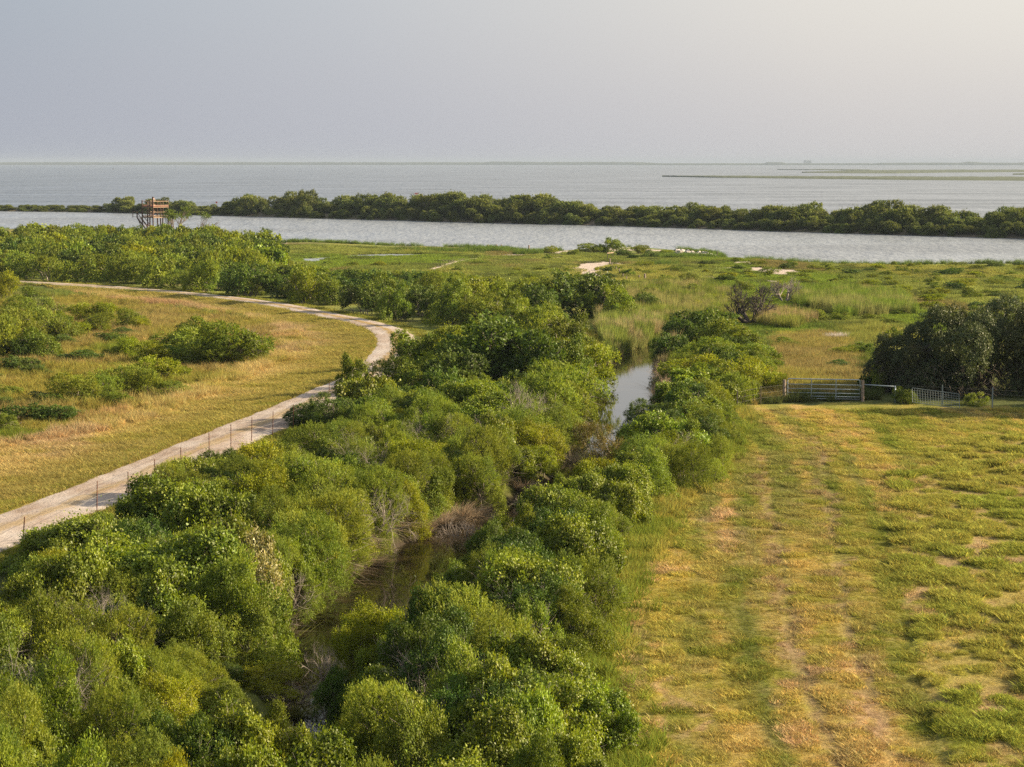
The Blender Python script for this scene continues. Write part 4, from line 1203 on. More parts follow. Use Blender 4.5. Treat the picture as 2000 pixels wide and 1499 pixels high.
for i, (px, py, h, lab) in enumerate([(845, 905, 2.7, 'pale leafless shrub behind the bright yellow-green spire'), (1068, 1005, 1.8, 'grey leafless shrub leaning over the creek below its bend'),
                                      (895, 1000, 1.6, 'tangle of grey twigs at the left water edge'), (660, 1265, 1.8, 'pale fallen branches reaching into the creek under the silvery vines'),
                                      (520, 1190, 2.3, 'grey dead branches poking through the silvery vine leaves'), (75, 622, 2.6, 'whitish bare twigs above the scrub near the far road'),
                                      (560, 1310, 1.0, 'dark dead brushwood mound on the creek bank'), (800, 905, 2.2, 'bare upright grey stems beside the yellow-green spire'),
                                      (330, 1100, 2.0, 'grey twiggy shrub at the foot of the vine hedge'), (700, 960, 3.0, 'pale bare branches standing above the olive shrubs near the road fence'),
                                      (1015, 860, 2.9, 'grey bare branches beside the thin standing dead tree'), (940, 900, 2.6, 'low grey branch tangle between the green shrubs of the upper left bank'),
                                      (180, 1330, 3.0, 'grey bare twigs above the olive shrubs in the lower left corner'), (60, 1480, 3.2, 'pale dead branches in the bottom-left corner'),
                                      (880, 1430, 2.7, 'dry bare branches among the shrubs at the bottom centre'), (1040, 1240, 2.6, 'grey twigs poking out of the right-bank shrubs beside the field'),
                                      (1310, 930, 2.3, 'grey bare twigs in the right-bank shrubs below the pool'), (720, 1040, 2.4, 'bare grey branches above the creek below the olive shrubs'),
                                      (1090, 800, 2.6, 'bare grey branches on the left bank beside the pool')]):
    x, y = p2w(px, py)
    dead_tree('dead_shrub', x, y, h, 30 + i, lab, 'shrub', mat='dead', n0=6, thick=0.03, lev=3, ang=0.9, spread=0.7, up=0.1, group='leafless shrubs')

# ------------------------------------------------------------------ blades: grass tufts, reeds, bank grasses
def blades(r, n, spread, hmin, hmax, w, droop, seg=2, lean=0.35, outward=0.0):
    V = []; Fq = []; T = []
    th = r.uniform(0, 2 * np.pi, n); rr = np.sqrt(r.uniform(0, 1, n)) * spread
    base = np.stack([rr * np.cos(th), rr * np.sin(th), np.full(n, -0.02)], 1)
    d = r.normal(0, lean, (n, 2)) + base[:, :2] / (spread + 1e-6) * outward
    L = r.uniform(hmin, hmax, n)
    wd = w * r.uniform(0.7, 1.3, n)
    a = r.uniform(0, 2 * np.pi, n)
    side = np.stack([np.cos(a), np.sin(a), np.zeros(n)], 1)
    ring = []
    for k in range(seg + 1):
        t = k / seg
        p = base + np.stack([d[:, 0] * L * t * (1 + droop * t), d[:, 1] * L * t * (1 + droop * t), L * (t - 0.35 * droop * t * t * (1 + np.hypot(d[:, 0], d[:, 1])))], 1)
        ring.append(p)
    vs = []
    for k in range(seg):
        ww = (wd * (1 - 0.55 * k / seg))[:, None] / 2
        vs += [ring[k] - side * ww, ring[k] + side * ww]
    vs.append(ring[seg])
    V = np.stack(vs, 1)                      # n, 2*seg+1, 3
    m = V.shape[1]
    b0 = (np.arange(n) * m)[:, None]
    fq = [b0 + np.array([[2 * k, 2 * k + 1, 2 * k + 3, 2 * k + 2]]) for k in range(seg - 1)]
    ft = b0 + np.array([[2 * seg - 2, 2 * seg - 1, 2 * seg]])
    fl = ([np.concatenate(fq)] if fq else []) + [ft]
    tint = np.repeat(np.clip(r.normal(1, 0.22, n), 0.5, 1.7), m)[:, None] * np.ones((1, 3))
    hue = np.repeat(r.normal(0, 0.12, n), m)
    tint[:, 0] *= 1 + hue; tint[:, 1] *= 1 + hue * 0.3
    return V.reshape(-1, 3), fl, tint

def grass_mat():
    m, t = new_mat('grass_blades')
    a1 = N(t, 'ShaderNodeAttribute'); a1.attribute_name = 'tint'
    a2 = N(t, 'ShaderNodeAttribute'); a2.attribute_name = 'gt'; a2.attribute_type = 'INSTANCER'
    c = mixc(t, 1.0, a1.outputs['Color'], a2.outputs['Color'], 'MULTIPLY')
    d = N(t, 'ShaderNodeBsdfDiffuse'); t.links.new(c, d.inputs['Color'])
    tr = N(t, 'ShaderNodeBsdfTranslucent'); t.links.new(c, tr.inputs['Color'])
    mx = N(t, 'ShaderNodeMixShader'); mx.inputs[0].default_value = 0.35
    t.links.new(d.outputs[0], mx.inputs[1]); t.links.new(tr.outputs[0], mx.inputs[2])
    o = N(t, 'ShaderNodeOutputMaterial'); t.links.new(mx.outputs[0], o.inputs['Surface'])
    return m
M['grass'] = grass_mat()
def tmpl(name, *a, **k):
    r = np.random.default_rng(hash_(name))
    V, f, T = blades(r, *a, **k)
    me = mesh_np(name, V, f, T, [M['grass']])
    return bpy.data.objects.new(name, me)
def tset(cname, objs):
    c = bpy.data.collections.new(cname)
    for o in objs:
        c.objects.link(o)
    return c
SHORT = tset('short_tufts', [tmpl('short_tuft_a', 34, 0.17, 0.05, 0.13, 0.018, 0.4, lean=0.7), tmpl('short_tuft_b', 30, 0.15, 0.04, 0.11, 0.02, 0.6, lean=1.0), tmpl('short_tuft_c', 40, 0.20, 0.05, 0.16, 0.016, 0.3, lean=0.6)])
TALL = tset('tall_tufts', [tmpl('tall_tuft_a', 46, 0.22, 0.3, 0.75, 0.022, 0.4, lean=0.25, seg=3), tmpl('tall_tuft_b', 40, 0.2, 0.25, 0.6, 0.024, 0.6, lean=0.35, seg=3)])
REED = tset('reed_tufts', [tmpl('reed_tuft_a', 42, 0.35, 1.1, 2.0, 0.035, 0.25, lean=0.13, seg=3), tmpl('reed_tuft_b', 36, 0.32, 0.9, 1.7, 0.04, 0.5, lean=0.2, seg=3)])
MARSH = tset('marsh_tufts', [tmpl('marsh_tuft_a', 60, 0.55, 0.15, 0.42, 0.06, 0.3, lean=0.5), tmpl('marsh_tuft_b', 50, 0.6, 0.12, 0.32, 0.07, 0.4, lean=0.8)])

def scatter(name, coll, x, y, scale, tint, label, cat='grass', zoff=0.0, seed=1):
    r = np.random.default_rng(seed)
    n = len(x)
    z = height(x, y) + zoff
    me = bpy.data.meshes.new(name)
    me.vertices.add(n)
    me.vertices.foreach_set('co', np.stack([x, y, z], 1).astype(np.float32).ravel())
    a = me.attributes.new('gs', 'FLOAT', 'POINT'); a.data.foreach_set('value', scale.astype(np.float32))
    a = me.attributes.new('gr', 'FLOAT', 'POINT'); a.data.foreach_set('value', r.uniform(0, 6.283, n).astype(np.float32))
    a = me.attributes.new('gi', 'INT', 'POINT'); a.data.foreach_set('value', r.integers(0, len(coll.objects), n).astype(np.int32))
    a = me.attributes.new('gt', 'FLOAT_COLOR', 'POINT')
    t4 = np.ones((n, 4), np.float32); t4[:, :3] = tint
    a.data.foreach_set('color', t4.ravel())
    o = link(name, me, kind='stuff', label=label, category=cat)
    ng = bpy.data.node_groups.new(name + '_nodes', 'GeometryNodeTree')
    ng.interface.new_socket('Geometry', in_out='INPUT', socket_type='NodeSocketGeometry')
    ng.interface.new_socket('Geometry', in_out='OUTPUT', socket_type='NodeSocketGeometry')
    gi = ng.nodes.new('NodeGroupInput'); go = ng.nodes.new('NodeGroupOutput')
    ci = ng.nodes.new('GeometryNodeCollectionInfo'); ci.inputs['Collection'].default_value = coll
    ci.inputs['Separate Children'].default_value = True; ci.inputs['Reset Children'].default_value = True
    ip = ng.nodes.new('GeometryNodeInstanceOnPoints'); ip.inputs['Pick Instance'].default_value = True
    def na(nm, ty):
        q = ng.nodes.new('GeometryNodeInputNamedAttribute'); q.data_type = ty; q.inputs['Name'].default_value = nm
        return q.outputs['Attribute']
    L = ng.links.new
    L(gi.outputs[0], ip.inputs['Points']); L(ci.outputs[0], ip.inputs['Instance'])
    L(na('gi', 'INT'), ip.inputs['Instance Index'])
    cx = ng.nodes.new('ShaderNodeCombineXYZ'); L(na('gr', 'FLOAT'), cx.inputs['Z'])
    e2r = ng.nodes.new('FunctionNodeEulerToRotation'); L(cx.outputs[0], e2r.inputs[0]); L(e2r.outputs[0], ip.inputs['Rotation'])
    L(na('gs', 'FLOAT'), ip.inputs['Scale'])
    L(ip.outputs[0], go.inputs[0])
    md = o.modifiers.new('tufts', 'NODES'); md.node_group = ng
    return o

def sample(P, n, seed, clipd=None):
    r = np.random.default_rng(seed)
    lo = P.min(0); hi = P.max(0)
    out = []
    got = 0
    while got < n:
        x = r.uniform(lo[0], hi[0], n * 3); y = r.uniform(lo[1], hi[1], n * 3)
        k = inpoly(x, y, P) & (np.abs(x) < 0.27 * y + 6)
        x = x[k]; y = y[k]
        # thinner with distance: keep even cover in view
        out.append(np.stack([x, y], 1)); got += len(x)
    a = np.concatenate(out)[:n]
    return a[:, 0], a[:, 1]

# mown field in front
r = np.random.default_rng(3)
P = poly([(1433, 800), (1425, 870), (1390, 905), (1330, 965), (1268, 1040), (1232, 1120), (1182, 1220), (1140, 1320), (1150, 1410), (1215, 1500), (1290, 1600), (2250, 1600), (2250, 800)])
x, y = sample(P, 170000, 5)
hv = vnoise(x, y * 0.55, 0.6, 21, 2); hum = inpoly(x + 2.2 * (vnoise(x, y, 2.2, 210, 3) - 0.5), y, HUM)
c, s = gcolor(x, y)
rt_ = np.minimum(dline(x, y, ruts[0]), dline(x, y, ruts[1]))
keep = (r.uniform(0, 1, len(x)) < np.where(rt_ < 0.3, 0.35, 1.0)) & (r.uniform(0, 1, len(x)) < np.where(hum, sstep(0.30, 0.5, hv) * 0.9 + 0.12, 0.9))
patch = vnoise(x, y * 0.5, 0.45, 120, 3)
sc = 0.45 + 1.25 * sstep(0.40, 0.75, patch) + np.where(hum, 0.75 * sstep(0.46, 0.65, hv), 0)
sc *= r.uniform(0.7, 1.3, len(x)) * (0.55 + y / 230)
edge = sstep(2.2, 0.4, dline(x, y, FIELD[:12]))
sc *= 1 + 0.5 * edge * sstep(0.35, 0.6, vnoise(x, y, 1.5, 130, 2))
tint = c * r.normal(1.08, 0.26, (len(x), 1)) * 1.36
scatter('field_grass', SHORT, x[keep], y[keep], sc[keep], tint[keep], 'mown yellow-green grass with cut straw in the front field', seed=1)
# meadow inside the road bend
x, y = sample(meadow, 90000, 6)
k = dline(x, y, ROAD) > 2.0
x = x[k]; y = y[k]
c, s = gcolor(x, y)
r = np.random.default_rng(4)
sc = (0.5 + 1.3 * vnoise(x, y, 1.4, 140, 3)) * r.uniform(0.7, 1.4, len(x)) * (0.8 + y / 240)
scatter('meadow_grass', SHORT, x, y, sc, c * r.normal(1.05, 0.15, (len(x), 1)) * 1.2, 'dry golden meadow grass inside the bend of the road', seed=2)
# tall rough grass in the scrub, the lane and along the hedge feet
x, y = sample(SCRUB, 20000, 7)
ex, ey = sample(meadow, 26000, 8)
k = dline(ex, ey, SCRUB, True) < 4.0 * vnoise(ex, ey, 5, 150, 2)
lx, ly = sample(lane, 5000, 9)
bx_, by_ = sample(poly([(1430, 640), (1720, 635), (1720, 782), (1430, 792)]), 9000, 19)
lx = np.concatenate([lx, bx_]); ly = np.concatenate([ly, by_])
x = np.concatenate([x, ex[k], lx]); y = np.concatenate([y, ey[k], ly])
k = inpoly(x, y, SCRUB) & (dline(x, y, ROAD) < 2.6)
x = x[~k]; y = y[~k]
c, s = gcolor(x, y)
r = np.random.default_rng(5)
sc = (0.55 + 0.8 * vnoise(x, y, 3, 151, 2)) * r.uniform(0.6, 1.3, len(x))
scatter('rough_grass', TALL, x, y, sc, c * r.normal(1.08, 0.16, (len(x), 1)) * 1.12, 'tall tawny rough grass among the scrub and beyond the gate', seed=3)
# grass at the hedge feet
zx = []; zy = []
for PP, n, sd in ((ZL, 9000, 11), (ZR, 9000, 12)):
    a, b = sample(PP, n, sd)
    k = (creek_d(a, b) > 0.5)
    zx.append(a[k]); zy.append(b[k])
fe = FIELD[:11]
for i in range(len(fe) - 1):
    n = int(np.linalg.norm(fe[i + 1] - fe[i]) * 26)
    t = r.uniform(0, 1, n)
    q = fe[i] + (fe[i + 1] - fe[i]) * t[:, None] + r.normal(0, 0.55, (n, 2)) + np.array([-0.2, 0])
    zx.append(q[:, 0]); zy.append(q[:, 1])
x = np.concatenate(zx); y = np.concatenate(zy)
k = dline(x, y, ROAD) > 2.9
x, y = x[k], y[k]
yl = sstep(0.4, 0.65, vnoise(x, y, 2.5, 160, 2))
c = lerp(G1 * 1.7, G2 * 1.4, yl)
scatter('hedge_grass', TALL, x, y, r.uniform(0.5, 1.15, len(x)), c * r.normal(1, 0.15, (len(x), 1)), 'rank green grass along the feet of the hedges', seed=4)
# verge under the fence: short green grass between road and hedge
tn = np.gradient(ROAD, axis=0); tn /= np.linalg.norm(tn, axis=1)[:, None]; tn = np.stack([-tn[:, 1], tn[:, 0]], 1)
vx = []; vy = []
for i in range(len(ROAD) - 1):
    if 60 < ROAD[i, 1] < 300:
        n = int(np.linalg.norm(ROAD[i + 1] - ROAD[i]) * (46 if ROAD[i, 1] < 150 else 16))
        t = r.uniform(0, 1, n)[:, None]
        off = (2.0 + np.abs(r.normal(0, 0.8, n))) * np.where(r.uniform(0, 1, n) < 0.5, 1, -1)
        q = ROAD[i] + (ROAD[i + 1] - ROAD[i]) * t + tn[i] * off[:, None]
        vx.append(q[:, 0]); vy.append(q[:, 1])
x = np.concatenate(vx); y = np.concatenate(vy)
k = dline(x, y, ROAD) > 1.75
x, y = x[k], y[k]
scatter('verge_grass', SHORT, x, y, r.uniform(0.6, 1.6, len(x)) * (0.8 + y / 240), lerp(G2 * 1.2, G1 * 1.6, vnoise(x, y, 3, 170, 2)) * r.normal(1, 0.15, (len(x), 1)), 'green verge grass along both edges of the dirt road', seed=5)
# marsh
MP = poly([(560, 478), (1000, 492), (1400, 505), (1750, 522), (2200, 518), (2250, 700), (1700, 660), (1400, 660), (1250, 640), (1100, 560), (900, 560), (700, 540), (600, 520), (540, 490)])
x, y = sample(MP, 52000, 13)
ds = dline(x, y, SHORE)
c, s = gcolor(x, y)
k = inpoly(x, y, LAND) & ~inpoly(x, y, POND) & (s < 0.4) & (ds > 0.8)
x, y, c = x[k], y[k], c[k]
sc = (0.5 + 1.1 * vnoise(x, y * 0.5, 5, 180, 3)) * r.uniform(0.7, 1.4, len(x))
scatter('marsh_grass', MARSH, x, y, sc, c * r.normal(1.05, 0.15, (len(x), 1)) * 1.3, 'bright green salt marsh grass along the channel', seed=6)
# cord grass fringe on the waterline
sx, sy = [], []
for i in range(len(SHORE) - 1):
    if SHORE[i, 1] < 700 and abs(SHORE[i, 0]) < 220:
        L = np.linalg.norm(SHORE[i + 1] - SHORE[i]); n = int(L * 7)
        t = r.uniform(0, 1, n)[:, None]
        q = SHORE[i] + (SHORE[i + 1] - SHORE[i]) * t + r.normal(0, 0.7, (n, 2)) - np.array([0, 1.2])
        sx.append(q[:, 0]); sy.append(q[:, 1])
for (px, py, w, hgt, n) in ((1030, 497, 2.6, 1.6, 90), (573, 473, 3.2, 1.2, 60), (870, 486, 10, 2.0, 240), (915, 492, 12, 3.5, 420), (970, 492, 4, 2.5, 120), (1350, 504, 7, 2.0, 240), (1290, 520, 4, 1.8, 90)):
    cx_, cy_ = p2w(px, py, 0.3)
    q = r.normal(0, 0.45, (n, 2)) * np.array([w, hgt * 2]) + np.array([cx_, cy_])
    sx.append(q[:, 0]); sy.append(q[:, 1])
x = np.concatenate(sx); y = np.concatenate(sy)
k = vnoise(x, y, 9, 190, 2) > 0.42
x, y = x[k], y[k]
scatter('cord_grass', TALL, x, y, r.uniform(1.0, 2.0, len(x)), np.array([[0.12, 0.170, 0.032]]) * r.normal(1, 0.16, (len(x), 1)), 'upright green cord grass fringing the channel shore', seed=7)
# reeds at the head of the creek and in the wet hollow behind the bare tree
rx, ry, rc = [], [], []
for pts, n, sd, c1, c2 in (([(1165, 650), (1190, 690), (1240, 702), (1300, 700), (1320, 680), (1290, 640), (1230, 610), (1170, 620)], 1500, 21, (0.28, 0.24, 0.12), (0.17, 0.21, 0.045)),
                           ([(1180, 615), (1320, 640), (1440, 625), (1420, 575), (1300, 560), (1230, 575)], 2000, 22, (0.23, 0.215, 0.08), (0.15, 0.19, 0.03)),
                           ([(1550, 600), (1650, 622), (1790, 615), (1770, 585), (1640, 572), (1560, 575)], 1500, 23, (0.14, 0.20, 0.03), (0.21, 0.22, 0.07)),
                           ([(1280, 690), (1310, 740), (1290, 790), (1275, 740)], 260, 24, (0.36, 0.28, 0.19), (0.30, 0.24, 0.15)),
                           ([(1550, 650), (1480, 640), (1500, 620), (1600, 630)], 400, 25, (0.20, 0.22, 0.045), (0.28, 0.22, 0.11))):
    PP = poly(pts); a, b = sample(PP, n, sd)
    rx.append(a); ry.append(b)
    m_ = sstep(0.4, 0.6, vnoise(a, b, 3.0, sd, 2))
    rc.append(lerp(np.array(c1), np.array(c2), m_))
x = np.concatenate(rx); y = np.concatenate(ry); c = np.concatenate(rc)
k = creek_d(x, y) > -0.35
x, y, c = x[k], y[k], c[k]
scatter('reeds', REED, x, y, r.uniform(0.65, 1.05, len(x)), c * r.normal(1, 0.15, (len(x), 1)), 'tall tan and green reeds at the head of the creek', 'reeds', seed=8)

# arching dry grass clumps that hang over the creek
cl = []
for i in range(3):
    rr_ = np.random.default_rng(70 + i)
    V, f, T = blades(rr_, 620, 0.32, 0.8, 1.55, 0.018, 0.9, seg=4, lean=0.4, outward=0.55)
    m_, t_ = (None, None)
    cl.append((V, f, T))
def simple_blade_mat(name, col):
    m, t = new_mat(name)
    a1 = N(t, 'ShaderNodeAttribute'); a1.attribute_name = 'tint'
    c = mixc(t, 1.0, a1.outputs['Color'], tuple(col), 'MULTIPLY')
    d = N(t, 'ShaderNodeBsdfDiffuse'); t.links.new(c, d.inputs['Color'])
    tr = N(t, 'ShaderNodeBsdfTranslucent'); t.links.new(c, tr.inputs['Color'])
    mx = N(t, 'ShaderNodeMixShader'); mx.inputs[0].default_value = 0.25
    t.links.new(d.outputs[0], mx.inputs[1]); t.links.new(tr.outputs[0], mx.inputs[2])
    o = N(t, 'ShaderNodeOutputMaterial'); t.links.new(mx.outputs[0], o.inputs['Surface'])
    return m
M['drygrass'] = simple_blade_mat('dry_bank_grass', (0.33, 0.26, 0.18))
M['oliveblade'] = simple_blade_mat('olive_bank_grass', (0.18, 0.19, 0.05))
CLM = {}
for mk in ('drygrass', 'oliveblade'):
    for i in range(3):
        CLM[(mk, i)] = mesh_np('bank_clump', *cl[i], [M[mk]])
bank = []
cs = [(925, 1003), (885, 1017), (855, 1030), (820, 1050), (790, 1068), (755, 1096), (738, 1118), (715, 1150), (695, 1180), (665, 1205), (640, 1225), (610, 1262), (560, 1290), (520, 1330),
      (1040, 960), (1080, 925), (1120, 890), (1150, 855), (1175, 800), (1180, 760), (1195, 720), (985, 985), (955, 995), (1290, 735), (1295, 765), (1270, 800), (1130, 900), (470, 1390), (600, 1240), (675, 1195), (730, 1135), (770, 1085)]
for i, (px, py) in enumerate(cs):
    x, y = p2w(px, py, 0.2)
    d = np.hypot(CREEK[:, 0] - x, CREEK[:, 1] - y); j = int(d.argmin())
    sg = -1 if px < 1250 else 1
    n_ = nor[j] * (1 if nor[j][0] > 0 else -1) * sg
    off = CREEK_W[j] - 0.05 + 0.5 * random.random()
    x, y = CREEK[j, 0] + n_[0] * off + random.uniform(-0.5, 0.5), CREEK[j, 1] + n_[1] * off + random.uniform(-0.8, 0.8)
    mk = 'drygrass' if random.random() < 0.6 else 'oliveblade'
    o = link('bank_grass_clump', CLM[(mk, i % 3)])
    o.location = (x, y, float(height(np.array([x]), np.array([y]))[0]) - 0.05)
    o.rotation_euler = (0.25 * n_[1], -0.25 * n_[0], random.uniform(0, 6))
    s_ = random.uniform(0.7, 1.1); o.scale = (s_, s_, s_ * random.uniform(0.8, 1.1))
    bank.append((o, y, sg, mk))

# ------------------------------------------------------------------ small bushes of the marsh, individually
MBX = [(1190, 466, 60, 2.6), (1150, 476, 55, 1.7), (1120, 487, 30, 1.2), (1250, 478, 40, 1.6), (1075, 481, 30, 1.5), (1068, 497, 30, 1.0), (1218, 488, 30, 1.2), (1300, 487, 30, 0.9), (1270, 492, 40, 1.0), (1330, 520, 40, 1.0),
       (1340, 535, 60, 1.5), (1300, 545, 50, 1.4), (1275, 560, 60, 1.6), (1420, 537, 50, 1.0), (1445, 548, 50, 1.4), (1340, 555, 60, 1.6), (1230, 525, 40, 1.0), (1260, 510, 40, 1.0), (1480, 508, 40, .9), (1548, 508, 26, .9), (1610, 513, 16, .7), (1745, 512, 22, .8),
       (1500, 522, 40, .8), (1700, 522, 40, .7), (1650, 535, 50, .8), (1850, 525, 60, 1.1), (1760, 560, 60, 1.4), (1700, 545, 50, .9), (1880, 545, 70, 1.0), (1960, 540, 60, .9), (1580, 545, 40, .8), (1820, 575, 60, 1.0), (1900, 570, 50, .9), (1660, 600, 50, 1.0),
       (1590, 612, 50, 1.2), (1520, 620, 60, 1.4), (1640, 618, 40, .9), (1400, 575, 60, 1.3), (1360, 590, 60, 1.4), (640, 508, 30, .8), (690, 511, 30, .9), (740, 510, 36, .9), (775, 511, 36, .8), (560, 508, 30, .9), (940, 508, 40, .8), (890, 520, 30, .8), (1010, 530, 40, .8),
       (1040, 535, 40, .9), (1190, 535, 40, .7), (1165, 522, 16, .5), (1150, 535, 18, .5), (1175, 545, 16, .45), (1500, 532, 24, .5), (1470, 536, 26, .6), (1530, 540, 24, .5), (1235, 497, 26, .8), (1385, 508, 40, .8), (1440, 503, 26, .7), (1940, 512, 40, .9), (1870, 511, 40, .8), (2000, 512, 40, .8)]
LABM = []
for i, (cx, yt, w, h) in enumerate(MBX):
    rr_ = ray(cx, yt); zb = 0.4
    t = (zb + h * 0.95 - CAM_Z) / rr_[2]; x, y = rr_[0] * t, rr_[1] * t
    R = w / 2 / (F / y)
    sp = random.choices('YGDF', [2, 3, 2, 2])[0]
    sp = 'G' if h > 1.3 and sp == 'D' else sp
    root = add_plant(sp if sp != 'M' else 'G', x, y, R, h, 'marsh', lod=1, stems=h > 1.2)
    root.name = 'marsh_bush'
    plants[-1]['kind'] = 'marsh_bush'
r5 = random.Random(5)
cnt = 0
for _ in range(2500):
    if cnt >= 170: break
    px = r5.uniform(1000, 2080); py = r5.uniform(525, 640)
    x, y = p2w(px, py)
    if not inpoly(np.array([x]), np.array([y]), MP)[0] or not inpoly(np.array([x]), np.array([y]), LAND)[0]: continue
    if inpoly(np.array([x]), np.array([y]), lane)[0] or any(math.hypot(a - x, (b - y) * 0.5) < (q + 1) for a, b, q in TAKEN): continue
    g_, s_ = gcolor(np.array([x]), np.array([y]))
    if s_[0] > 0.3: continue
    R = r5.uniform(0.7, 1.7)
    root = add_plant(r5.choices('GFDY', [5, 3, 2, 2])[0], x, y, R, r5.uniform(0.45, 1.0), 'marsh', lod=2, stems=False)
    root.name = 'marsh_bush'; plants[-1]['kind'] = 'marsh_bush'
    cnt += 1

# ------------------------------------------------------------------ trees on the island across the channel
s4 = [(-600, 402), (-100, 403), (0, 402), (100, 403), (180, 404), (225, 396), (240, 384), (262, 384), (275, 398), (290, 402), (305, 383), (320, 384), (330, 399), (345, 391), (372, 392), (385, 401), (440, 398), (456, 386), (490, 379),
      (515, 391), (545, 388), (575, 376), (600, 374), (615, 388), (650, 392), (685, 384), (720, 376), (760, 380), (800, 384), (830, 378), (880, 372), (920, 382), (960, 386), (1000, 382), (1030, 377), (1065, 385), (1100, 390), (1150, 398),
      (1200, 402), (1280, 400), (1340, 398), (1390, 402), (1450, 410), (1485, 406), (1540, 400), (1580, 394), (1598, 406), (1640, 412), (1680, 401), (1720, 396), (1752, 392), (1782, 400), (1795, 420), (1815, 404), (1840, 398), (1865, 402),
      (1885, 418), (1920, 419), (1950, 409), (1980, 403), (2020, 408), (2300, 415), (2900, 420)]
s4x = [a for a, b in s4]; s4y = [b for a, b in s4]
IP = []
for v in range(4):
    s_ = dict(ncl=850, per=13, ll=0.30, lw=0.18, spray=0.6, nlobe=16, lobe_r=0.38)
    cr, lobes = make_crown('island_crown', 700 + v, 'G' if v % 2 else 'D', 3.2, 5.0, 0.05, mat=LEAF['I'], **s_)
    st = make_stems('island_stems', 710 + v, lobes, 3.2, 5.0, 6, M['dead'], 0.10, 30, 3)
    IP.append((cr, st))
island = []
def island_tree(x, y, R, h, v, px):
    zb = float(height(np.array([x]), np.array([y]))[0]) - 0.1
    root = bpy.data.objects.new('island_tree', None); COL.objects.link(root)
    root.location = (x, y, zb - 0.22 * h); root.rotation_euler = (0, 0, random.uniform(0, 6.28)); root.scale = (R / 3.2, R / 3.2 * random.uniform(0.9, 1.1), h * 1.22 / 5.0)
    link('crown', IP[v][0], root); link('stems', IP[v][1], root)
    island.append((root, px, y, h, R))
r6 = random.Random(12)
px = -190.0
while px < 2230:
    base = float(np.interp(px, [a for a, b in isl_front_px], [b for a, b in isl_front_px]))
    xw, yf = p2w(px, base, 0.0)
    wid = float(np.interp(px, [-1500, 380, 480, 2900], [12, 12, 26, 26]))
    for row, (q, hf) in enumerate(((0.10, 0.42), (0.40, 0.8), (0.70, 1.0))):
        jx = r6.uniform(-1.4, 1.4)
        y = yf + wid * (q + r6.uniform(-0.05, 0.06)); x = xw * y / yf + jx
        top = float(np.interp(px + jx * 8, s4x, s4y))
        rr_ = ray(px, top); zmax = CAM_Z + rr_[2] / rr_[1] * y
        h = (zmax - 1.0) * (hf if row < 2 else 1.0)
        if row == 2: h *= r6.uniform(0.86, 1.06)
        if row == 1: h *= r6.uniform(0.75, 1.15)
        if row == 0: h *= r6.uniform(0.8, 1.2)
        h = max(h, 1.0)
        R = min(max(h * r6.uniform(0.72, 1.2), 2.6), 5.6)
        if h > 0.9:
            island_tree(x, y, R, h, r6.randrange(4), px)
    px += r6.uniform(21, 30)
print('island', len(island))

# ------------------------------------------------------------------ low marsh islands and the far shore
M['marshland'] = surf_mat('far_marsh', (0.075, 0.092, 0.045), (0.05, 0.065, 0.032), 0.02, coord='Object', bump=0.0)
M['farwood'] = surf_mat('far_woodland', (0.045, 0.06, 0.03), (0.07, 0.085, 0.04), 0.004, coord='Object')
def ridge(name, fr, bk, hgt, seed, mat, n=300, across=6, lump=6.0, **props):
    fr = np.array(fr); bk = np.array(bk)
    t = np.linspace(0, 1, n)
    def res(P):
        s_ = np.linspace(0, 1, len(P))
        return np.stack([np.interp(t, s_, P[:, 0]), np.interp(t, s_, P[:, 1])], 1)
    A = res(fr); B = res(bk)
    V = []
    for k in range(across):
        u = k / (across - 1)
        p = A + (B - A) * u
        nn = vnoise(p[:, 0] + 500 * k, p[:, 1], lump, seed, 3)
        z = hgt * (0.55 + 0.75 * nn) * (1 if 0 < k < across - 1 else 0) - (0.3 if k in (0, across - 1) else 0)
        V.append(np.stack([p[:, 0], p[:, 1], z], 1))
    # steep vegetated face right behind the waterline
    V[1][:, :2] = A + (B - A) * 0.04
    V = np.concatenate(V)
    ii = np.arange(across * n).reshape(across, n)
    q = np.stack([ii[:-1, :-1], ii[:-1, 1:], ii[1:, 1:], ii[1:, :-1]], -1).reshape(-1, 4)
    return link(name, mesh_np(name, V, q, None, [mat]), **props)
def wp(pts): return [p2w(a, b, 0.0) for a, b in pts]
ridge('marsh_island', wp([(1293, 345.5), (1400, 347.5), (1600, 350), (1800, 352.3), (2000, 353.5), (2300, 355)]), wp([(1293, 345.2), (1400, 345), (1600, 345.5), (1800, 346), (2000, 346.5), (2300, 347)]), 1.3, 5, M['marshland'], lump=9,
      kind='structure', label='nearer long low green marsh island in the bay')
ridge('marsh_island', wp([(1518, 332), (1560, 332.4), (1640, 333), (1700, 334)]), wp([(1518, 331.8), (1560, 331.9), (1640, 332), (1700, 332)]), 1.4, 6, M['marshland'], lump=14, kind='structure', label='thin spit on the farther marsh island')
ridge('marsh_island', wp([(1566, 338), (1650, 339), (1750, 339.3), (1850, 337.6), (2000, 336.6), (2300, 336)]), wp([(1566, 337.5), (1650, 334), (1750, 332.5), (1850, 332), (2000, 332), (2300, 332)]), 1.4, 7, M['marshland'], lump=14,
      kind='structure', label='farther low green marsh island in the bay')
ridge('marsh_island', wp([(1978, 341.8), (2060, 342), (2200, 342)]), wp([(1978, 341), (2060, 339.5), (2200, 339)]), 1.5, 8, M['marshland'], lump=10, kind='structure', label='small low marsh island at the right edge')
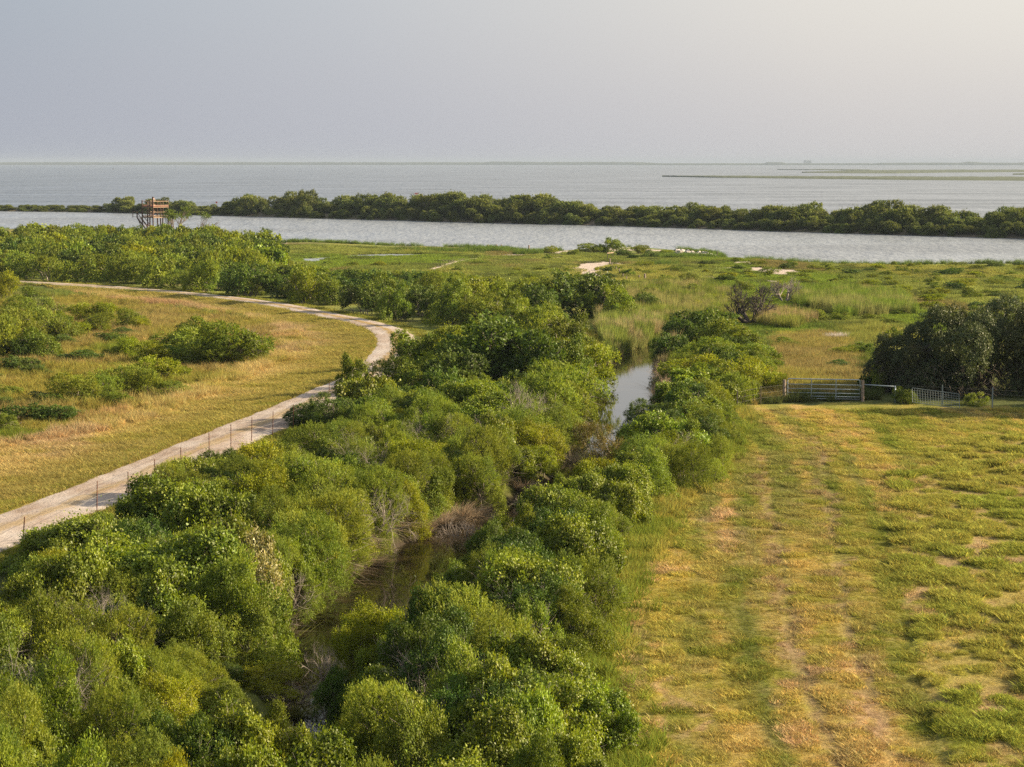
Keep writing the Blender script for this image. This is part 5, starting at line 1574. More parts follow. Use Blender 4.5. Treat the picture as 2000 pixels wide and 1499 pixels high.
# mainland beyond the bay
def farshore(name, x0, x1, ywater, tops, seed, label):
    d = CAM_Z * F / (ywater - 318)
    n = 500
    xs = np.linspace((x0 - 1000) / F * d, (x1 - 1000) / F * d, n)
    pxs = 1000 + xs * F / d
    top = CAM_Z - (np.interp(pxs, [a for a, b in tops], [b for a, b in tops]) - 318) / F * d
    V = []
    for k, (dy, hf) in enumerate(((0, 0), (10, 0.75), (60, 1.0), (400, 0.95), (3200, 0.6), (3210, 0))):
        z = top * hf * (0.90 + 0.22 * vnoise(xs + k * 90, xs * 0, 45, seed, 3)) if 0 < k < 5 else np.full(n, -0.4)
        V.append(np.stack([xs * (1 + dy / d), np.full(n, d + dy), z], 1))
    V = np.concatenate(V)
    ii = np.arange(6 * n).reshape(6, n)
    q = np.stack([ii[:-1, :-1], ii[:-1, 1:], ii[1:, 1:], ii[1:, :-1]], -1).reshape(-1, 4)
    return link(name, mesh_np(name, V, q, None, [M['farwood']]), kind='stuff', label=label, category='treeline')
farshore('treeline', -900, 1290, 322.6, [(-900, 317.3), (0, 317.4), (260, 316.9), (262, 316.6), (266, 317.3), (500, 317.2), (700, 317.3), (940, 317.2), (960, 316.0), (1000, 316.2), (1060, 317.0), (1150, 316.6), (1250, 317.2), (1290, 319.5)], 3,
         'hazy blue wooded shore along the horizon on the left')
farshore('treeline', 1240, 3000, 323.0, [(1240, 319.2), (1490, 319.4), (1495, 317.2), (1508, 317.3), (1510, 318.3), (1512, 317.2), (1525, 317.0), (1530, 318.8), (1560, 319.3), (1700, 319.3), (1715, 318.4), (1760, 318.4), (1830, 318.2), (1870, 318.3),
                                          (1885, 316.2), (1900, 316.4), (1912, 318), (1960, 318.2), (1980, 318.8), (1990, 317.8), (2100, 318.2), (3000, 318)], 4, 'pale hazy tree clumps along the horizon on the right')
# the block of flats far away on that shore
d = 15200.0
M['farwall'] = surf_mat('pale_render', (0.55, 0.54, 0.52), (0.50, 0.49, 0.48), 0.02)
M['farglass'] = surf_mat('dark_glass', (0.08, 0.09, 0.10), None, 1, rough=0.2, spec=0.5)
bl = empty('apartment_building', ((1573.5 - 1000) / F * d, d, 0), 'pale hazy apartment block with a thin mast on the far shore', 'building')
s_ = d / F
for i, (cx, w, top) in enumerate(((-4.4, 5.2, 313.6), (1.2, 4.6, 313.9), (6.0, 3.4, 314.2))):
    ztop = CAM_Z - (top - 318) * s_
    b = MB(); b.box((cx * s_, 0, ztop / 2), (w * s_, 18, ztop)); b.box((cx * s_, 0, ztop + 1.2), (w * s_ * 0.5, 8, 2.4))
    wing = b.build('wing', M['farwall'], bl)
    wv = MB()
    for k in range(7):
        for q in range(-2, 3):
            wv.box((cx * s_ + q * w * s_ / 5.6, -9.05, 6 + k * 3.4), (1.8, 0.12, 1.5))
    o = wv.build('windows', M['farglass'], wing); o['kind'] = 'stuff'
MB().tube([(1.6 * s_, 0, 20), (1.6 * s_, 0, CAM_Z + 10.5 * s_)], [0.9, 0.4], 6).build('mast', M['farwall'], bl)

# ------------------------------------------------------------------ haze
hzm, t = new_mat('haze')
pv = N(t, 'ShaderNodeVolumePrincipled')
pv.inputs['Color'].default_value = (0.36, 0.44, 0.56, 1)
pv.inputs['Density'].default_value = 7.5e-5
pv.inputs['Anisotropy'].default_value = 0.0
o_ = N(t, 'ShaderNodeOutputMaterial'); t.links.new(pv.outputs[0], o_.inputs['Volume'])
hb = MB(); ztop = 43.0
hb.box((0, 9750, (ztop - 3) / 2), (26000, 20500, ztop + 3))
hzo = hb.build('haze', hzm); hzo['kind'] = 'stuff'; hzo['label'] = 'thin pale haze hanging over the bay'; hzo['category'] = 'haze'

# ------------------------------------------------------------------ observation tower
M['post'] = surf_mat('tower_timber', (0.12, 0.066, 0.05), (0.085, 0.05, 0.04), 3, rough=0.8)
M['plank'] = surf_mat('tower_planks', (0.34, 0.24, 0.17), (0.25, 0.175, 0.125), 2.5, rough=0.8)
M['redtrim'] = surf_mat('tower_red_beam', (0.26, 0.09, 0.06), None, 3)
dT = 402.0
TX, TY, TZ = (300.8 - 1000) / F * dT, dT, 0.55
tw = empty('observation_tower', (TX, TY, TZ), 'two-level timber observation tower with stairs above the thicket by the channel', 'tower')
e1 = Vector((0.7071, 0.7071, 0)); e2 = Vector((-0.7071, 0.7071, 0)); UP = Vector((0, 0, 1))
SD = 3.55
ZL_, ZU, ZR_ = 4.95, 6.95, 7.98
def tp(a, b, z): return tuple(e1 * a + e2 * b + UP * z)
for (a, b, top) in ((0, 0, 8.9), (SD / 2, 0, 8.1), (SD, 0, 8.15), (0, SD / 2, 8.15), (0, SD, 8.15), (SD, SD, 8.15), (SD / 2, SD, 8.1), (SD, SD / 2, 8.1)):
    MB().bar(tp(a, b, -0.3), tp(a, b, top), 0.21, 0.21).build('post', M['post'], tw)
def side(a0, b0, a1, b1, z, w, h, name, mat, off=0.13):
    ea = Vector(tp(a0, b0, z)); eb = Vector(tp(a1, b1, z))
    mid_ = Vector(tp(SD / 2, SD / 2, z)); out = (ea + eb) / 2 - mid_; out.z = 0; out.normalize()
    MB().bar(ea + out * off, eb + out * off, w, h).build(name, mat, tw)
sides = ((0, 0, SD, 0), (0, 0, 0, SD), (SD, 0, SD, SD), (0, SD, SD, SD))
for s_ in sides:
    side(*s_, ZL_ - 0.10, 0.06, 0.17, 'joist', M['plank'])
    side(*s_, ZL_ + 0.20, 0.05, 0.09, 'rail', M['plank'])
    side(*s_, ZL_ + 0.95, 0.05, 0.08, 'rail', M['plank'])
    side(*s_, ZU - 0.10, 0.06, 0.14, 'joist', M['plank'])
    side(*s_, ZU + 0.10, 0.05, 0.10, 'red_beam', M['redtrim'])
    side(*s_, ZU + 0.26, 0.05, 0.11, 'rail', M['plank'])
    side(*s_, ZR_, 0.06, 0.10, 'handrail', M['plank'])
for k in range(14):           # deck planks
    a = (k + 0.5) * SD / 14
    for z, cut in ((ZL_ + 0.05, 0), (ZU + 0.05, 1)):
        if cut and k in (3, 4, 5):
            MB().bar(tp(a, SD * 0.55, z), tp(a, SD, z), SD / 14 - 0.02, 0.045).build('plank', M['plank'], tw)
        else:
            MB().bar(tp(a, 0.02, z), tp(a, SD - 0.02, z), SD / 14 - 0.02, 0.045).build('plank', M['plank'], tw)
for k in range(9):            # balusters on the left face of the upper rail
    b = 0.12 + k * (SD / 2 - 0.3) / 8
    MB().bar(tp(-0.1, b, ZU + 0.33), tp(-0.1, b, ZR_ - 0.06), 0.07, 0.05).build('baluster', M['plank'], tw)
# steep inner ladder
ld = MB(); A = Vector(tp(0.35, 0.55, ZL_)); B = Vector(tp(1.1, 0.55, ZU)); s2 = e2 * 0.6
ld.bar(A, B, 0.06, 0.16); ld.bar(A + s2, B + s2, 0.06, 0.16)
lad = ld.build('ladder', M['post'], tw)
for k in range(7):
    q = A + (B - A) * ((k + 0.6) / 7.4)
    MB().bar(q, q + s2, 0.2, 0.05).build('tread', M['plank'], lad)
# outer stair from a landing at the left corner down past the near corner
L0 = Vector(tp(-0.25, SD + 1.3, ZL_)); 
land = MB()
for k in range(8):
    land.bar(tp(-1.25 + k * 0.145, SD + 0.05, ZL_), tp(-1.25 + k * 0.145, SD + 1.5, ZL_), 0.13, 0.05)
land.build('landing', M['post'], tw)
for (a, b) in ((-1.2, SD + 1.45), (-1.2, SD + 0.1), (-0.15, SD + 1.45)):
    MB().bar(tp(a, b, ZL_ - 0.1), tp(a, b, ZL_ + 1.0), 0.12, 0.12).build('rail_post', M['post'], tw)
MB().bar(tp(-1.2, SD + 1.45, ZL_ + 0.98), tp(-0.15, SD + 1.45, ZL_ + 0.98), 0.06, 0.12).build('rail', M['post'], tw)
MB().bar(tp(-0.2, SD + 1.5, ZL_ - 0.1), tp(-0.1, SD, ZL_ - 2.2), 0.1, 0.12).build('brace', M['post'], tw)
MB().bar(tp(0, SD / 2, ZL_ - 1.3), tp(0, 0, ZL_ - 2.9), 0.1, 0.12).build('brace', M['post'], tw)
run = 6.4
for a in (-1.2, -0.35):
    MB().bar(tp(a, SD + 0.1, ZL_ - 0.1), tp(a, SD + 0.1 - run, 0.0), 0.07, 0.28).build('stringer', M['post'], tw)
    MB().bar(tp(a, SD + 0.1, ZL_ + 0.9), tp(a, SD + 0.1 - run, 0.95), 0.06, 0.12).build('handrail', M['post'], tw)
    MB().bar(tp(a, SD + 0.1 - run * 0.5, ZL_ * 0.5 - 0.2), tp(a, SD + 0.1 - run * 0.5, ZL_ * 0.5 + 0.9), 0.1, 0.1).build('rail_post', M['post'], tw)
for k in range(22):
    q = (k + 0.7) / 22.5
    MB().bar(tp(-1.2, SD + 0.1 - run * q, ZL_ * (1 - q)), tp(-0.35, SD + 0.1 - run * q, ZL_ * (1 - q)), 0.25, 0.045).build('tread', M['plank'], tw)

# a person leaning on the upper rail, close to the tall corner post
M['skin'] = surf_mat('skin', (0.50, 0.30, 0.22), None, 3, rough=0.6)
M['shirt'] = surf_mat('pale_shirt', (0.34, 0.29, 0.28), (0.28, 0.24, 0.23), 6, rough=0.9)
M['shorts'] = surf_mat('dark_shorts', (0.07, 0.07, 0.09), None, 6, rough=0.9)
M['hair'] = surf_mat('brown_hair', (0.10, 0.06, 0.035), None, 20, rough=0.8)
def person(loc, rz, label):
    root = empty('person', loc, label, 'person', None, rz)
    def skin(name, pts, edges, rad, mat, sub=2):
        me = bpy.data.meshes.new(name)
        me.from_pydata(pts, edges, []); me.materials.append(mat)
        o = link(name, me, root)
        m1 = o.modifiers.new('skin', 'SKIN'); m1.use_smooth_shade = True
        for i, v in enumerate(me.skin_vertices[0].data):
            v.radius = rad[i] if hasattr(rad[i], '__len__') else (rad[i], rad[i]); v.use_root = (i == 0)
        m2 = o.modifiers.new('sub', 'SUBSURF'); m2.levels = sub; m2.render_levels = sub
        return o
    # facing local -Y; hands rest on the rail in front
    pts = [(0, 0, .95), (0, -.01, 1.12), (0, -.02, 1.32), (0, -.04, 1.47), (0, -.06, 1.55),
           (-.18, -.03, 1.43), (-.24, -.14, 1.20), (-.18, -.36, 1.08), (-.17, -.43, 1.07), (.18, -.03, 1.43), (.24, -.14, 1.20), (.18, -.36, 1.08), (.17, -.43, 1.07),
           (-.10, 0, .90), (-.11, -.02, .50), (-.12, .02, .09), (-.12, -.14, .04), (.10, 0, .90), (.11, .03, .50), (.12, .05, .09), (.12, -.11, .04)]
    ed = [(0, 1), (1, 2), (2, 3), (3, 4), (3, 5), (5, 6), (6, 7), (7, 8), (3, 9), (9, 10), (10, 11), (11, 12), (0, 13), (13, 14), (14, 15), (15, 16), (0, 17), (17, 18), (18, 19), (19, 20)]
    rad = [(.15, .11), (.14, .10), (.17, .11), (.10, .08), .055, .065, .05, .036, .03, .065, .05, .036, .03, .085, .058, .04, .035, .085, .058, .04, .035]
    skin('body', pts, ed, rad, M['skin'])
    skin('shirt', [(0, 0, 1.0), (0, -.01, 1.15), (0, -.02, 1.33), (0, -.03, 1.45), (-.19, -.03, 1.42), (-.235, -.11, 1.26), (.19, -.03, 1.42), (.235, -.11, 1.26)], [(0, 1), (1, 2), (2, 3), (3, 4), (4, 5), (3, 6), (6, 7)],
         [(.17, .13), (.165, .12), (.19, .13), (.10, .09), .08, .066, .08, .066], M['shirt'])
    skin('shorts', [(0, 0, .96), (-.10, 0, .86), (-.11, -.01, .60), (.10, 0, .86), (.11, .02, .60)], [(0, 1), (1, 2), (0, 3), (3, 4)], [(.17, .13), .105, .085, .105, .085], M['shorts'])
    # head with face, hair
    import bmesh
    def ball(name, c, s, mat, par=root, seg=16):
        bm = bmesh.new(); bmesh.ops.create_uvsphere(bm, u_segments=seg, v_segments=seg // 2, radius=1.0)
        for v in bm.verts:
            v.co = Vector((v.co.x * s[0] * (1 - 0.12 * max(0, -v.co.z)), v.co.y * s[1], v.co.z * s[2])) + Vector(c)
        me = bpy.data.meshes.new(name); bm.to_mesh(me); bm.free(); me.materials.append(mat)
        for p in me.polygons: p.use_smooth = True
        return link(name, me, par)
    hd = ball('head', (0, -.08, 1.66), (.078, .095, .115), M['skin'])
    ball('nose', (0, -.178, 1.655), (.014, .02, .022), M['skin'], hd, 8)
    for sx_ in (-1, 1):
        ball('eye', (sx_ * .03, -.165, 1.68), (.011, .008, .008), M['hair'], hd, 8)
        ball('ear', (sx_ * .079, -.075, 1.66), (.012, .022, .032), M['skin'], hd, 8)
    ball('mouth', (0, -.166, 1.615), (.024, .008, .006), M['redtrim'], hd, 8)
    ball('hair', (0, -.062, 1.70), (.086, .098, .092), M['hair'], hd)
    for sx_ in (-1, 1):
        for k in range(4):
            skin('finger', [(sx_ * .17 + (k - 1.5) * .019, -.44, 1.075), (sx_ * .17 + (k - 1.5) * .02, -.485, 1.085), (sx_ * .17 + (k - 1.5) * .02, -.51, 1.06)], [(0, 1), (1, 2)], [.010, .009, .007], M['skin'], 1)
        skin('thumb', [(sx_ * .17 - sx_ * .03, -.43, 1.07), (sx_ * .17 - sx_ * .055, -.455, 1.085), (sx_ * .17 - sx_ * .055, -.48, 1.08)], [(0, 1), (1, 2)], [.012, .010, .008], M['skin'], 1)
    return root
pp = Vector(tp(0.55, 0.50, ZU + 0.075)) + Vector((TX, TY, TZ))
person(tuple(pp), math.radians(45), 'person standing at the upper rail of the timber tower beside its tall corner post')

# gnarled tree beside the tower
x, y = (355 - 1000) / F * 398, 398.0
dead_tree('gnarled_tree', x, y, 7.0, 61, 'gnarled open-crowned tree with bare leaning trunks right of the timber tower', mat='bark', n0=3, thick=0.22, lev=3, ang=0.7, spread=0.5, up=0.2, leaves=('G', 22, 0.22, 0.14, 0.55), kink=0.35, lowcut=0.7)
x, y = (331 - 1000) / F * 399, 399.0
dead_tree('dead_tree', x, y, 4.6, 66, 'short dead snag with a broken top beside the timber tower', mat='bark', n0=1, thick=0.16, lev=1, ang=0.25, spread=0.4)

# ------------------------------------------------------------------ galvanised gate, posts, pipe rail, fence, wire panel
M['galv'] = surf_mat('galvanised_steel', (0.34, 0.40, 0.45), (0.27, 0.32, 0.37), 3, rough=0.42, spec=0.5, metallic=0.35)
M['oldwood'] = surf_mat('weathered_wood', (0.20, 0.15, 0.12), (0.30, 0.24, 0.20), 5, rough=0.9, bump=0.5)
M['rust'] = surf_mat('rusty_steel', (0.12, 0.045, 0.028), (0.18, 0.07, 0.04), 8, rough=0.85)
M['wire'] = surf_mat('fence_wire', (0.22, 0.21, 0.19), None, 8, rough=0.5, metallic=0.3)
M['tpost'] = surf_mat('pale_steel_post', (0.17, 0.21, 0.21), (0.23, 0.26, 0.26), 8, rough=0.6)
gl = Vector((*p2w(1536, 783), 0)); gr_ = Vector((*p2w(1681, 785), 0))
zg = float(height(np.array([gl.x]), np.array([gl.y]))[0])
gate = empty('field_gate', (gl.x, gl.y, zg), 'galvanised six-bar field gate standing closed across the mown lane', 'gate')
gv = gr_ - gl; gw = gv.length; gd = gv.normalized()
gate.rotation_euler = (0, 0, math.atan2(gd.y, gd.x))
Z0, Z1 = 0.16, 1.40
bars = [0.16, 0.31, 0.52, 0.78, 1.06, 1.40]
fr = MB()
fr.tube([(0.06, 0, Z0), (0.06, 0, Z1 - 0.12), (0.09, 0, Z1 - 0.03), (0.18, 0, Z1), (gw - 0.18, 0, Z1 - 0.02), (gw - 0.09, 0, Z1 - 0.05), (gw - 0.06, 0, Z1 - 0.14), (gw - 0.06, 0, Z0 - 0.03), (0.06, 0, Z0)], 0.033, 8, caps=False)
fr.build('frame', M['galv'], gate, smooth=True)
for z in bars[1:-1]:
    MB().tube([(0.06, 0, z), (gw - 0.06, 0, z - 0.02)], 0.027, 8).build('bar', M['galv'], gate, smooth=True)
for f_ in (0.335, 0.665):
    MB().box((gw * f_, -0.035, (Z0 + Z1) / 2 - 0.01), (0.055, 0.02, Z1 - Z0)).build('upright', M['galv'], gate)
for z in (0.4, 1.15):
    MB().tube([(-0.12, 0, z), (0.06, 0, z)], 0.02, 6).build('hinge', M['galv'], gate)
MB().box((gw - 0.02, -0.02, 1.0), (0.14, 0.03, 0.06)).build('latch', M['galv'], gate)
def wpost(px, py, r_, h, name, label, mat='oldwood', cat='post', group=None, lean=(0, 0), z=None, k=10):
    x, y = p2w(px, py, z)
    zz = float(height(np.array([x]), np.array([y]))[0])
    b = MB(); b.tube([(0, 0, -0.3), (lean[0] * 0.5, lean[1] * 0.5, h * 0.5), (lean[0], lean[1], h - 0.02), (lean[0], lean[1], h)], [r_ * 1.04, r_, r_ * 0.97, r_ * 0.85], k)
    o = b.build(name, M[mat], None, smooth=False)
    o.location = (x, y, zz); o['label'] = label; o['category'] = cat
    if group: o['group'] = group
    return o
wpost(1531.5, 784, 0.10, 1.36, 'gate_post', 'thick weathered wooden post carrying the hinge end of the field gate')
wpost(1684.5, 785, 0.10, 1.34, 'gate_post', 'weathered wooden post between the gate latch and the pipe rail')
a = Vector((*p2w(1686, 785), zg + 1.08)); b_ = Vector((*p2w(1748, 787), zg + 1.02))
pr = empty('pipe_rail', tuple(a), 'single pale steel pipe rail running from the gate post to the wire fence', 'rail')
MB().tube([(0, 0, 0), tuple(b_ - a)], 0.035, 8).build('pipe', M['galv'], pr, smooth=True)
MB().tube([tuple(b_ - a - Vector((0, 0, 1.2))), tuple(b_ - a + Vector((0, 0, 0.05)))], 0.04, 8).build('end_post', M['galv'], pr, smooth=True)
# right-hand wire fence
pts = [(1750, 788), (1840, 792), (1938, 797), (2040, 803), (2150, 809)]
W3 = [Vector((*p2w(*q), 0)) for q in pts]
fn = empty('wire_fence', (W3[0].x, W3[0].y, zg), 'low wire fence on slim pale steel posts in front of the live oaks', 'fence')
off = Vector((W3[0].x, W3[0].y, 0))
for q in W3[1:]:
    MB().box((q.x - off.x, q.y - off.y, 0.55), (0.075, 0.05, 1.42)).build('post', M['tpost'], fn)
for z in (0.35, 0.6, 0.85, 1.12):
    MB().tube([(q.x - off.x, q.y - off.y - 0.03, z) for q in W3], 0.004, 4).build('wire', M['wire'], fn)
# fence left of the gate
pts = [(1440, 800), (1486, 790), (1528, 785)]
W4 = [Vector((*p2w(*q), 0)) for q in pts]
fn = empty('wire_fence', (W4[0].x, W4[0].y, zg), 'short wire fence joining the gate to the creek shrubs', 'fence')
off = Vector((W4[0].x, W4[0].y, 0))
for q in W4[:2]:
    MB().box((q.x - off.x, q.y - off.y, 0.5), (0.06, 0.05, 1.3)).build('post', M['oldwood'], fn)
for z in (0.4, 0.7, 1.05):
    MB().tube([(q.x - off.x, q.y - off.y - 0.03, z) for q in W4], 0.003, 4).build('wire', M['wire'], fn)
# leaning welded-wire panel
a = Vector((*p2w(1782, 797), zg + 0.35)); b_ = Vector((*p2w(1874, 800), zg + 0.05))
pn = empty('stock_mesh_hurdle', tuple(a), 'rusty welded wire stock panel leaning in the weeds below the oaks', 'panel')
v_ = b_ - a; upv = Vector((0.0, 0.25, 0.86))
fr = MB()
for q in ((Vector((0, 0, 0)), v_), (upv, v_ + upv), (Vector((0, 0, 0)), upv), (v_, v_ + upv)):
    fr.tube([q[0], q[1]], 0.02, 6)
fr.build('frame', M['tpost'], pn)
mh = MB()
for k in range(1, 18):
    mh.tube([v_ * (k / 18), v_ * (k / 18) + upv], 0.006, 4)
for k in range(1, 6):
    mh.tube([upv * (k / 6), v_ + upv * (k / 6)], 0.011, 4)
o = mh.build('mesh', M['tpost'], pn)

# road-side fence on the hedge side of the road
fpx = [(42, 1088, 1.35, 0.16), (189, 1009, 1.3, 0.05), (250, 992, 1.36, 0.03), (303, 962, 1.3, 0), (354, 936, 1.3, 0), (409, 905, 1.3, 0.0), (451, 886, 1.3, 0.02), (491, 871, 1.32, 0.05), (532, 860, 1.35, 0.06), (573, 843, 1.3, 0.02), (606, 826, 1.3, 0.0), (642, 796, 1.3, 0.05),
       (690, 768, 1.3, 0.0), (728, 748, 1.2, 0.0), (752, 735, 1.2, 0.0)]
P5 = [p2w(a, b) for a, b, c, d in fpx]
fn = empty('road_fence', (P5[0][0], P5[0][1], 1.0), 'rusty steel-post wire fence between the dirt road and the hedge', 'fence')
tops = []
for (x, y), (a, b, h, ln) in zip(P5, fpx):
    zz = float(height(np.array([x]), np.array([y]))[0]) - 1.0
    q = Vector((x - P5[0][0], y - P5[0][1], zz))
    MB().bar(q + Vector((0, 0, -0.3)), q + Vector((ln, 0, h)), 0.04, 0.035).build('post', M['rust'], fn)
    tops.append((q, h, ln))
for f_ in (0.28, 0.5, 0.72, 0.92):
    MB().tube([q + Vector((ln * f_, -0.03, h * f_)) for q, h, ln in tops], 0.006, 4).build('wire', M['wire'], fn)

# ------------------------------------------------------------------ posts, frame, pilings, rocks in the marsh
def piling(px, py, r_, h, lab):
    wpost(px, py, r_, h, 'piling', lab, 'oldwood', 'piling', 'pilings at the channel shore', z=0.35, k=12)
piling(953, 488, 0.16, 0.85, 'short thick weathered piling in the shore grass, leftmost of the three together')
piling(969.5, 485, 0.15, 0.95, 'middle weathered piling of the three standing together on the channel shore')
piling(979, 483, 0.13, 1.0, 'dark slim piling at the right of the three on the channel shore')
wpost(1033, 497, 0.15, 1.55, 'piling', 'piling stub rising from the round clump of cord grass in the shallows', 'oldwood', 'piling', 'pilings at the channel shore', z=0.0)
x0, y0 = p2w(1186.5, 508); x1, y1 = p2w(1197, 506)
sf = empty('wooden_arch', (x0, y0, 0.4), 'pale wooden two-post frame with a crossbar below the marsh tree', 'frame')
MB().bar((0, 0, -0.2), (0, 0, 1.05), 0.10, 0.10).build('upright', M['oldwood'], sf)
MB().bar((x1 - x0, y1 - y0, -0.2), (x1 - x0, y1 - y0, 0.98), 0.08, 0.08).build('upright', M['oldwood'], sf)
MB().bar((-0.08, 0, 1.08), (x1 - x0 + 0.08, y1 - y0, 1.02), 0.09, 0.10).build('crossbar', M['plank'], sf)
mp = [(1191, 516, .11, .9, 'crooked grey fence post just under the wooden two-post frame'), (1195, 523, .07, .75, 'thin fence post, second below the wooden two-post frame'), (1203, 530, .08, .6, 'dark squat fence post halfway down the marsh fence line'),
      (1210, 536, .08, .75, 'pale fence post beside the sand patch in the marsh fence line'), (1217, 543, .07, .55, 'short thin fence post near the bend of the marsh fence line'), (1224, 549, .09, .62, 'stubby fence post at the bottom of the marsh fence line'),
      (1248, 545, .11, .45, 'low sawn-off post left of the tallest marsh post'), (1260, 547, .14, .85, 'tallest and thickest wooden post at the right end of the marsh fence')]
for a, b, c, d_, lab in mp:
    wpost(a, b, c, d_, 'wooden_post', lab, 'oldwood', 'post', 'old fence posts in the marsh', lean=(random.uniform(-.06, .06), 0))
wpost(1400, 504, 0.12, 1.05, 'wooden_post', 'lone leaning post at the tip of the rocky point', 'darkbark', 'post', None, lean=(0.05, 0), z=0.1)
# driftwood log at the tip
x, y = p2w(1397, 505, 0.1)
o = MB().tube([(-1.8, 0.4, 0.7), (-0.6, 0.1, 0.42), (0.6, 0, 0.2), (1.4, -0.2, 0.0)], [0.12, 0.14, 0.13, 0.08], 8).build('driftwood_log', M['darkbark'])
o.location = (x, y, 0.05); o['label'] = 'dark driftwood log slanting into the water at the rocky point'; o['category'] = 'log'
# rocks
import bmesh
M['rock'] = surf_mat('pale_rubble', (0.58, 0.53, 0.50), (0.40, 0.35, 0.33), 2.0, rough=0.9, bump=0.6, objvar=0.35)
RK = []
for v in range(5):
    bm = bmesh.new(); bmesh.ops.create_icosphere(bm, subdivisions=1, radius=0.5)
    rr_ = random.Random(v)
    for q in bm.verts:
        q.co *= rr_.uniform(0.65, 1.15)
        q.co.x = max(-0.42, min(0.42, q.co.x)); q.co.z = max(-0.3, min(0.3, q.co.z))
    me = bpy.data.meshes.new('rock'); bm.to_mesh(me); bm.free(); me.materials.append(M['rock'])
    RK.append(me)
rr_ = random.Random(31)
rocks = []
for i in range(40):
    px = rr_.uniform(1318, 1398)
    py = 492 + (px - 1320) / 80 * 7 + rr_.uniform(0, 7.5) * (1 if px < 1375 else 0.5)
    x, y = p2w(px, py, 0.3)
    o = link('rock', RK[i % 5]); s_ = rr_.uniform(0.45, 1.25)
    o.location = (x, y, float(height(np.array([x]), np.array([y]))[0]) + 0.12 + 0.25 * rr_.random()); o.scale = (s_ * rr_.uniform(0.8, 1.5), s_ * 1.1, s_ * rr_.uniform(0.6, 1.1))
    o.rotation_euler = (rr_.uniform(-0.5, 0.5), rr_.uniform(-0.5, 0.5), rr_.uniform(0, 6))
    o['category'] = 'rock'; o['group'] = 'rubble rocks on the channel point'; rocks.append((px, o))

rocks.sort(key=lambda a: a[0])
ROCKS = rocks
# ------------------------------------------------------------------ small things on the water
M['white'] = surf_mat('white_paint', (0.8, 0.8, 0.78), None, 1, rough=0.4)
M['red'] = surf_mat('red_paint', (0.55, 0.08, 0.06), None, 1, rough=0.5)
d = 1010.0
bo = empty('motor_boat', ((815 - 1000) / F * d, d, 0), 'low white and red boat half hidden behind the island trees', 'boat', None, 0.05)
hull = bpy.data.meshes.new('hull')
sec = [(-2.6, 0.85, 0.55), (-1.0, 0.95, 0.6), (0.8, 0.85, 0.7), (2.0, 0.5, 0.8), (2.8, 0.02, 0.92)]
V = []; Fh = []
for x_, w_, z_ in sec:
    V += [(x_, -w_, z_), (x_, -w_ * 0.7, -0.1), (x_, 0, -0.25), (x_, w_ * 0.7, -0.1), (x_, w_, z_), (x_, 0, z_ - 0.12)]
for i in range(4):
    for j in range(6):
        a, b = i * 6 + j, i * 6 + (j + 1) % 6
        Fh.append([a, b, b + 6, a + 6])
Fh.append([0, 1, 2, 3, 4, 5]); hull.from_pydata(V, [], Fh); hull.materials.append(M['white']); hull.update()
link('hull', hull, bo)
MB().box((-0.2, 0, 0.95), (1.8, 1.3, 0.5)).box((0.1, 0, 1.35), (2.4, 1.4, 0.08)).build('canopy', M['red'], bo)
MB().box((-2.8, 0, 0.5), (0.35, 0.35, 0.9)).build('outboard_motor', M['darkbark'], bo)
for px, py, lab in ((225, 331.3, 'tiny dark channel piling out in the bay, left of the timber tower'), (539, 329.2, 'tiny dark channel piling out in the bay, right of the timber tower')):
    d = CAM_Z * F / (py - 318)
    mk = empty('channel_marker', ((px - 1000) / F * d, d, 0), lab, 'marker')
    MB().tube([(0, 0, -1), (0, 0, 3.2)], 0.45, 8).tube([(1.2, 0, -1), (0.2, 0, 3.0)], 0.3, 6).tube([(-1.2, 0, -1), (-0.2, 0, 3.0)], 0.3, 6).build('piles', M['darkbark'], mk)
    MB().box((0, 0, 3.6), (1.6, 0.2, 1.3)).build('board', M['darkbark'], mk)
d = 655.0
mk = empty('channel_marker', ((425 - 1000) / F * d, d, 0.8), 'small red marker board on a pole above the island scrub', 'marker')
MB().tube([(0, 0, -0.3), (0, 0, 2.6)], 0.06, 6).build('pole', M['oldwood'], mk)
MB().box((0, -0.08, 2.75), (0.5, 0.04, 0.5)).build('board', M['red'], mk)

# ------------------------------------------------------------------ names that single each plant out
ORD = ['', 'first', 'second', 'third', 'fourth', 'fifth', 'sixth', 'seventh', 'eighth', 'ninth', 'tenth', 'eleventh', 'twelfth', 'thirteenth', 'fourteenth', 'fifteenth', 'sixteenth', 'seventeenth', 'eighteenth', 'nineteenth']
TENS = {2: 'twent', 3: 'thirt', 4: 'fort', 5: 'fift', 6: 'sixt', 7: 'sevent', 8: 'eight', 9: 'ninet'}
def ordn(n):
    if n < 20: return ORD[n]
    t_, u_ = divmod(n, 10)
    if t_ >= 10: return str(n) + 'th'
    return TENS[t_] + ('ieth' if u_ == 0 else 'y-' + ORD[u_])
SPW = {'V': 'glossy vine-covered', 'P': 'silvery vine-hung', 'F': 'olive feathery', 'D': 'dark dense', 'Y': 'bright yellow-green', 'G': 'mid-green bushy', 'R': 'russet round-crowned'}
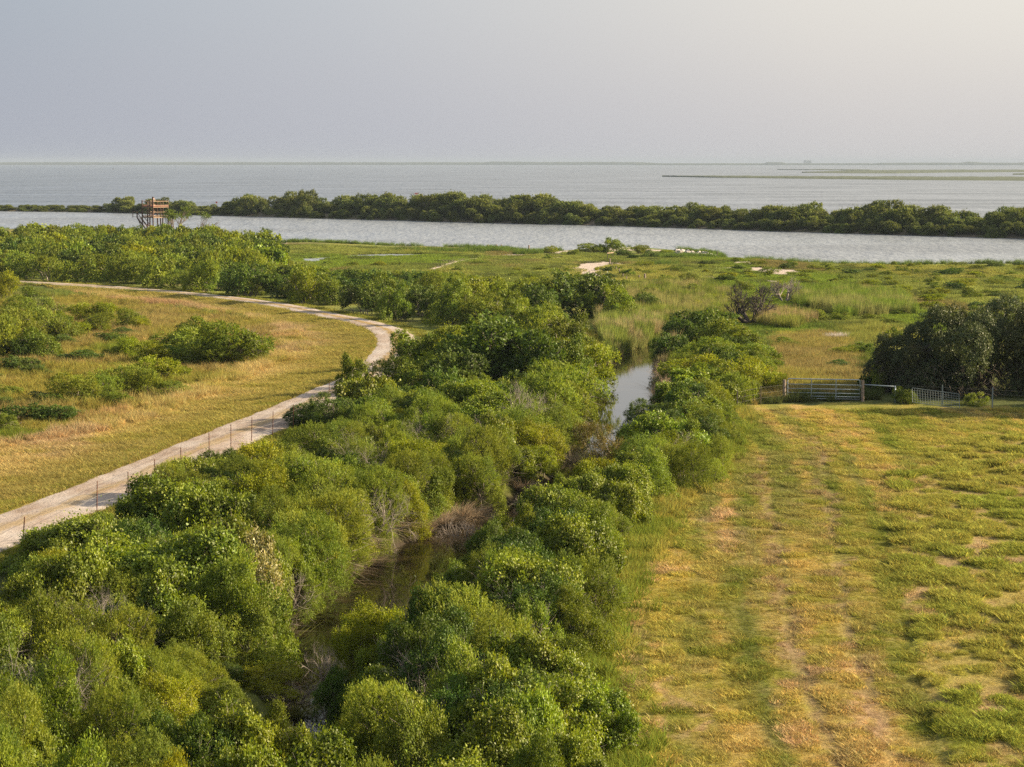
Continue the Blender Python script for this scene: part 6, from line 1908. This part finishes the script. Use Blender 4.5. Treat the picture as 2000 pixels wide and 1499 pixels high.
def zone_of(p):
    px, py, _ = w2p(p['x'], p['y'], land_z_d(p['y']))
    z = p['zone']; sp = p['sp']
    if p['kind'] == 'marsh_bush':
        side_ = 'left' if px < 1250 else ('middle' if px < 1600 else 'right')
        band = 'far' if p['y'] > 260 else 'near'
        return (f"in the {band} marsh, {side_} part", 'left', px, 'marsh bushes between the creek and the channel')
    if z in ('thicket_fill', 'thicket_end'):
        side_ = 'left of the tower' if px < 300 else ('right of the tower' if px < 560 else 'right of the pond')
        band = 'back row' if p['y'] > 320 else ('middle' if p['y'] > 240 else 'roadside row')
        return (f"in thicket {band}, {side_}", 'left', px, 'thicket beyond the road')
    if z in ('scrub', 'scrub_fill'):
        band = 'far' if py < 640 else ('middle' if py < 730 else 'near')
        return (f"in the {band} scrub across the road", 'left', px, 'scrub inside the road bend')
    if z.startswith('left'):
        band = 'lower' if py > 1230 else ('middle' if py > 1000 else ('upper' if py > 830 else 'top'))
        return (f"in the {band} left-bank hedge", 'left', px, 'hedge between road and creek')
    if z.startswith('right'):
        band = 'lower' if py > 1280 else ('middle' if py > 1000 else ('upper' if py > 830 else 'top'))
        return (f"in the {band} right-bank hedge", 'left', px, 'hedge between creek and mown field')
    return ('beside the live oaks', 'left', px, 'bushes beside the live oaks')
for i, (a_, o) in enumerate(ROCKS):
    o['label'] = f"pale broken rock in the point's rubble bank, {ordn(i + 1)} from the left"
groups = {}
for p in plants:
    zt, frm, key, grp = zone_of(p)
    w = SPW[p['sp']] + (' tree' if p['sp'] == 'R' else (' bush' if p['kind'] == 'marsh_bush' else ' shrub'))
    groups.setdefault((w, zt, grp), []).append((key, p))
for (w, zt, grp), L in groups.items():
    L.sort(key=lambda a: a[0])
    for i, (k, p) in enumerate(L):
        o = p['root']
        if len(L) == 1:
            o['label'] = f"the only {w} {zt}"
        else:
            o['label'] = f"{w} {zt}, {ordn(i + 1)} such from the left"
        o['category'] = 'tree' if p['sp'] == 'R' else 'shrub'
        if p['kind'] == 'marsh_bush': o['category'] = 'bush'
        o['group'] = grp
bank.sort(key=lambda a: a[1])
cc = {}
for o, y, sg, mk in bank:
    w = ('grey-tan' if mk == 'drygrass' else 'olive') + ' arching grass clump on the ' + ('left' if sg < 0 else 'right') + ' creek bank'
    cc[w] = cc.get(w, 0) + 1
    o['label'] = f"{w}, {ordn(cc[w])} up from the photo's bottom"
    o['category'] = 'grass clump'; o['group'] = 'grass clumps hanging over the creek'
island.sort(key=lambda a: a[1])
cc = {}
for root, px, y, h, R in island:
    sec_ = 'left of the tower' if px < 300 else ('between tower and pilings' if px < 960 else ('above the rocky point' if px < 1500 else 'near the right edge'))
    sz = 'tall' if h > 4.2 else ('mid-sized' if h > 2.4 else 'low')
    w = f"{sz} dark green island tree {sec_}"
    cc[w] = cc.get(w, 0) + 1
    root['label'] = f"{w}, {ordn(cc[w])} from the left"
    root['category'] = 'tree'; root['group'] = 'trees on the narrow island across the channel'
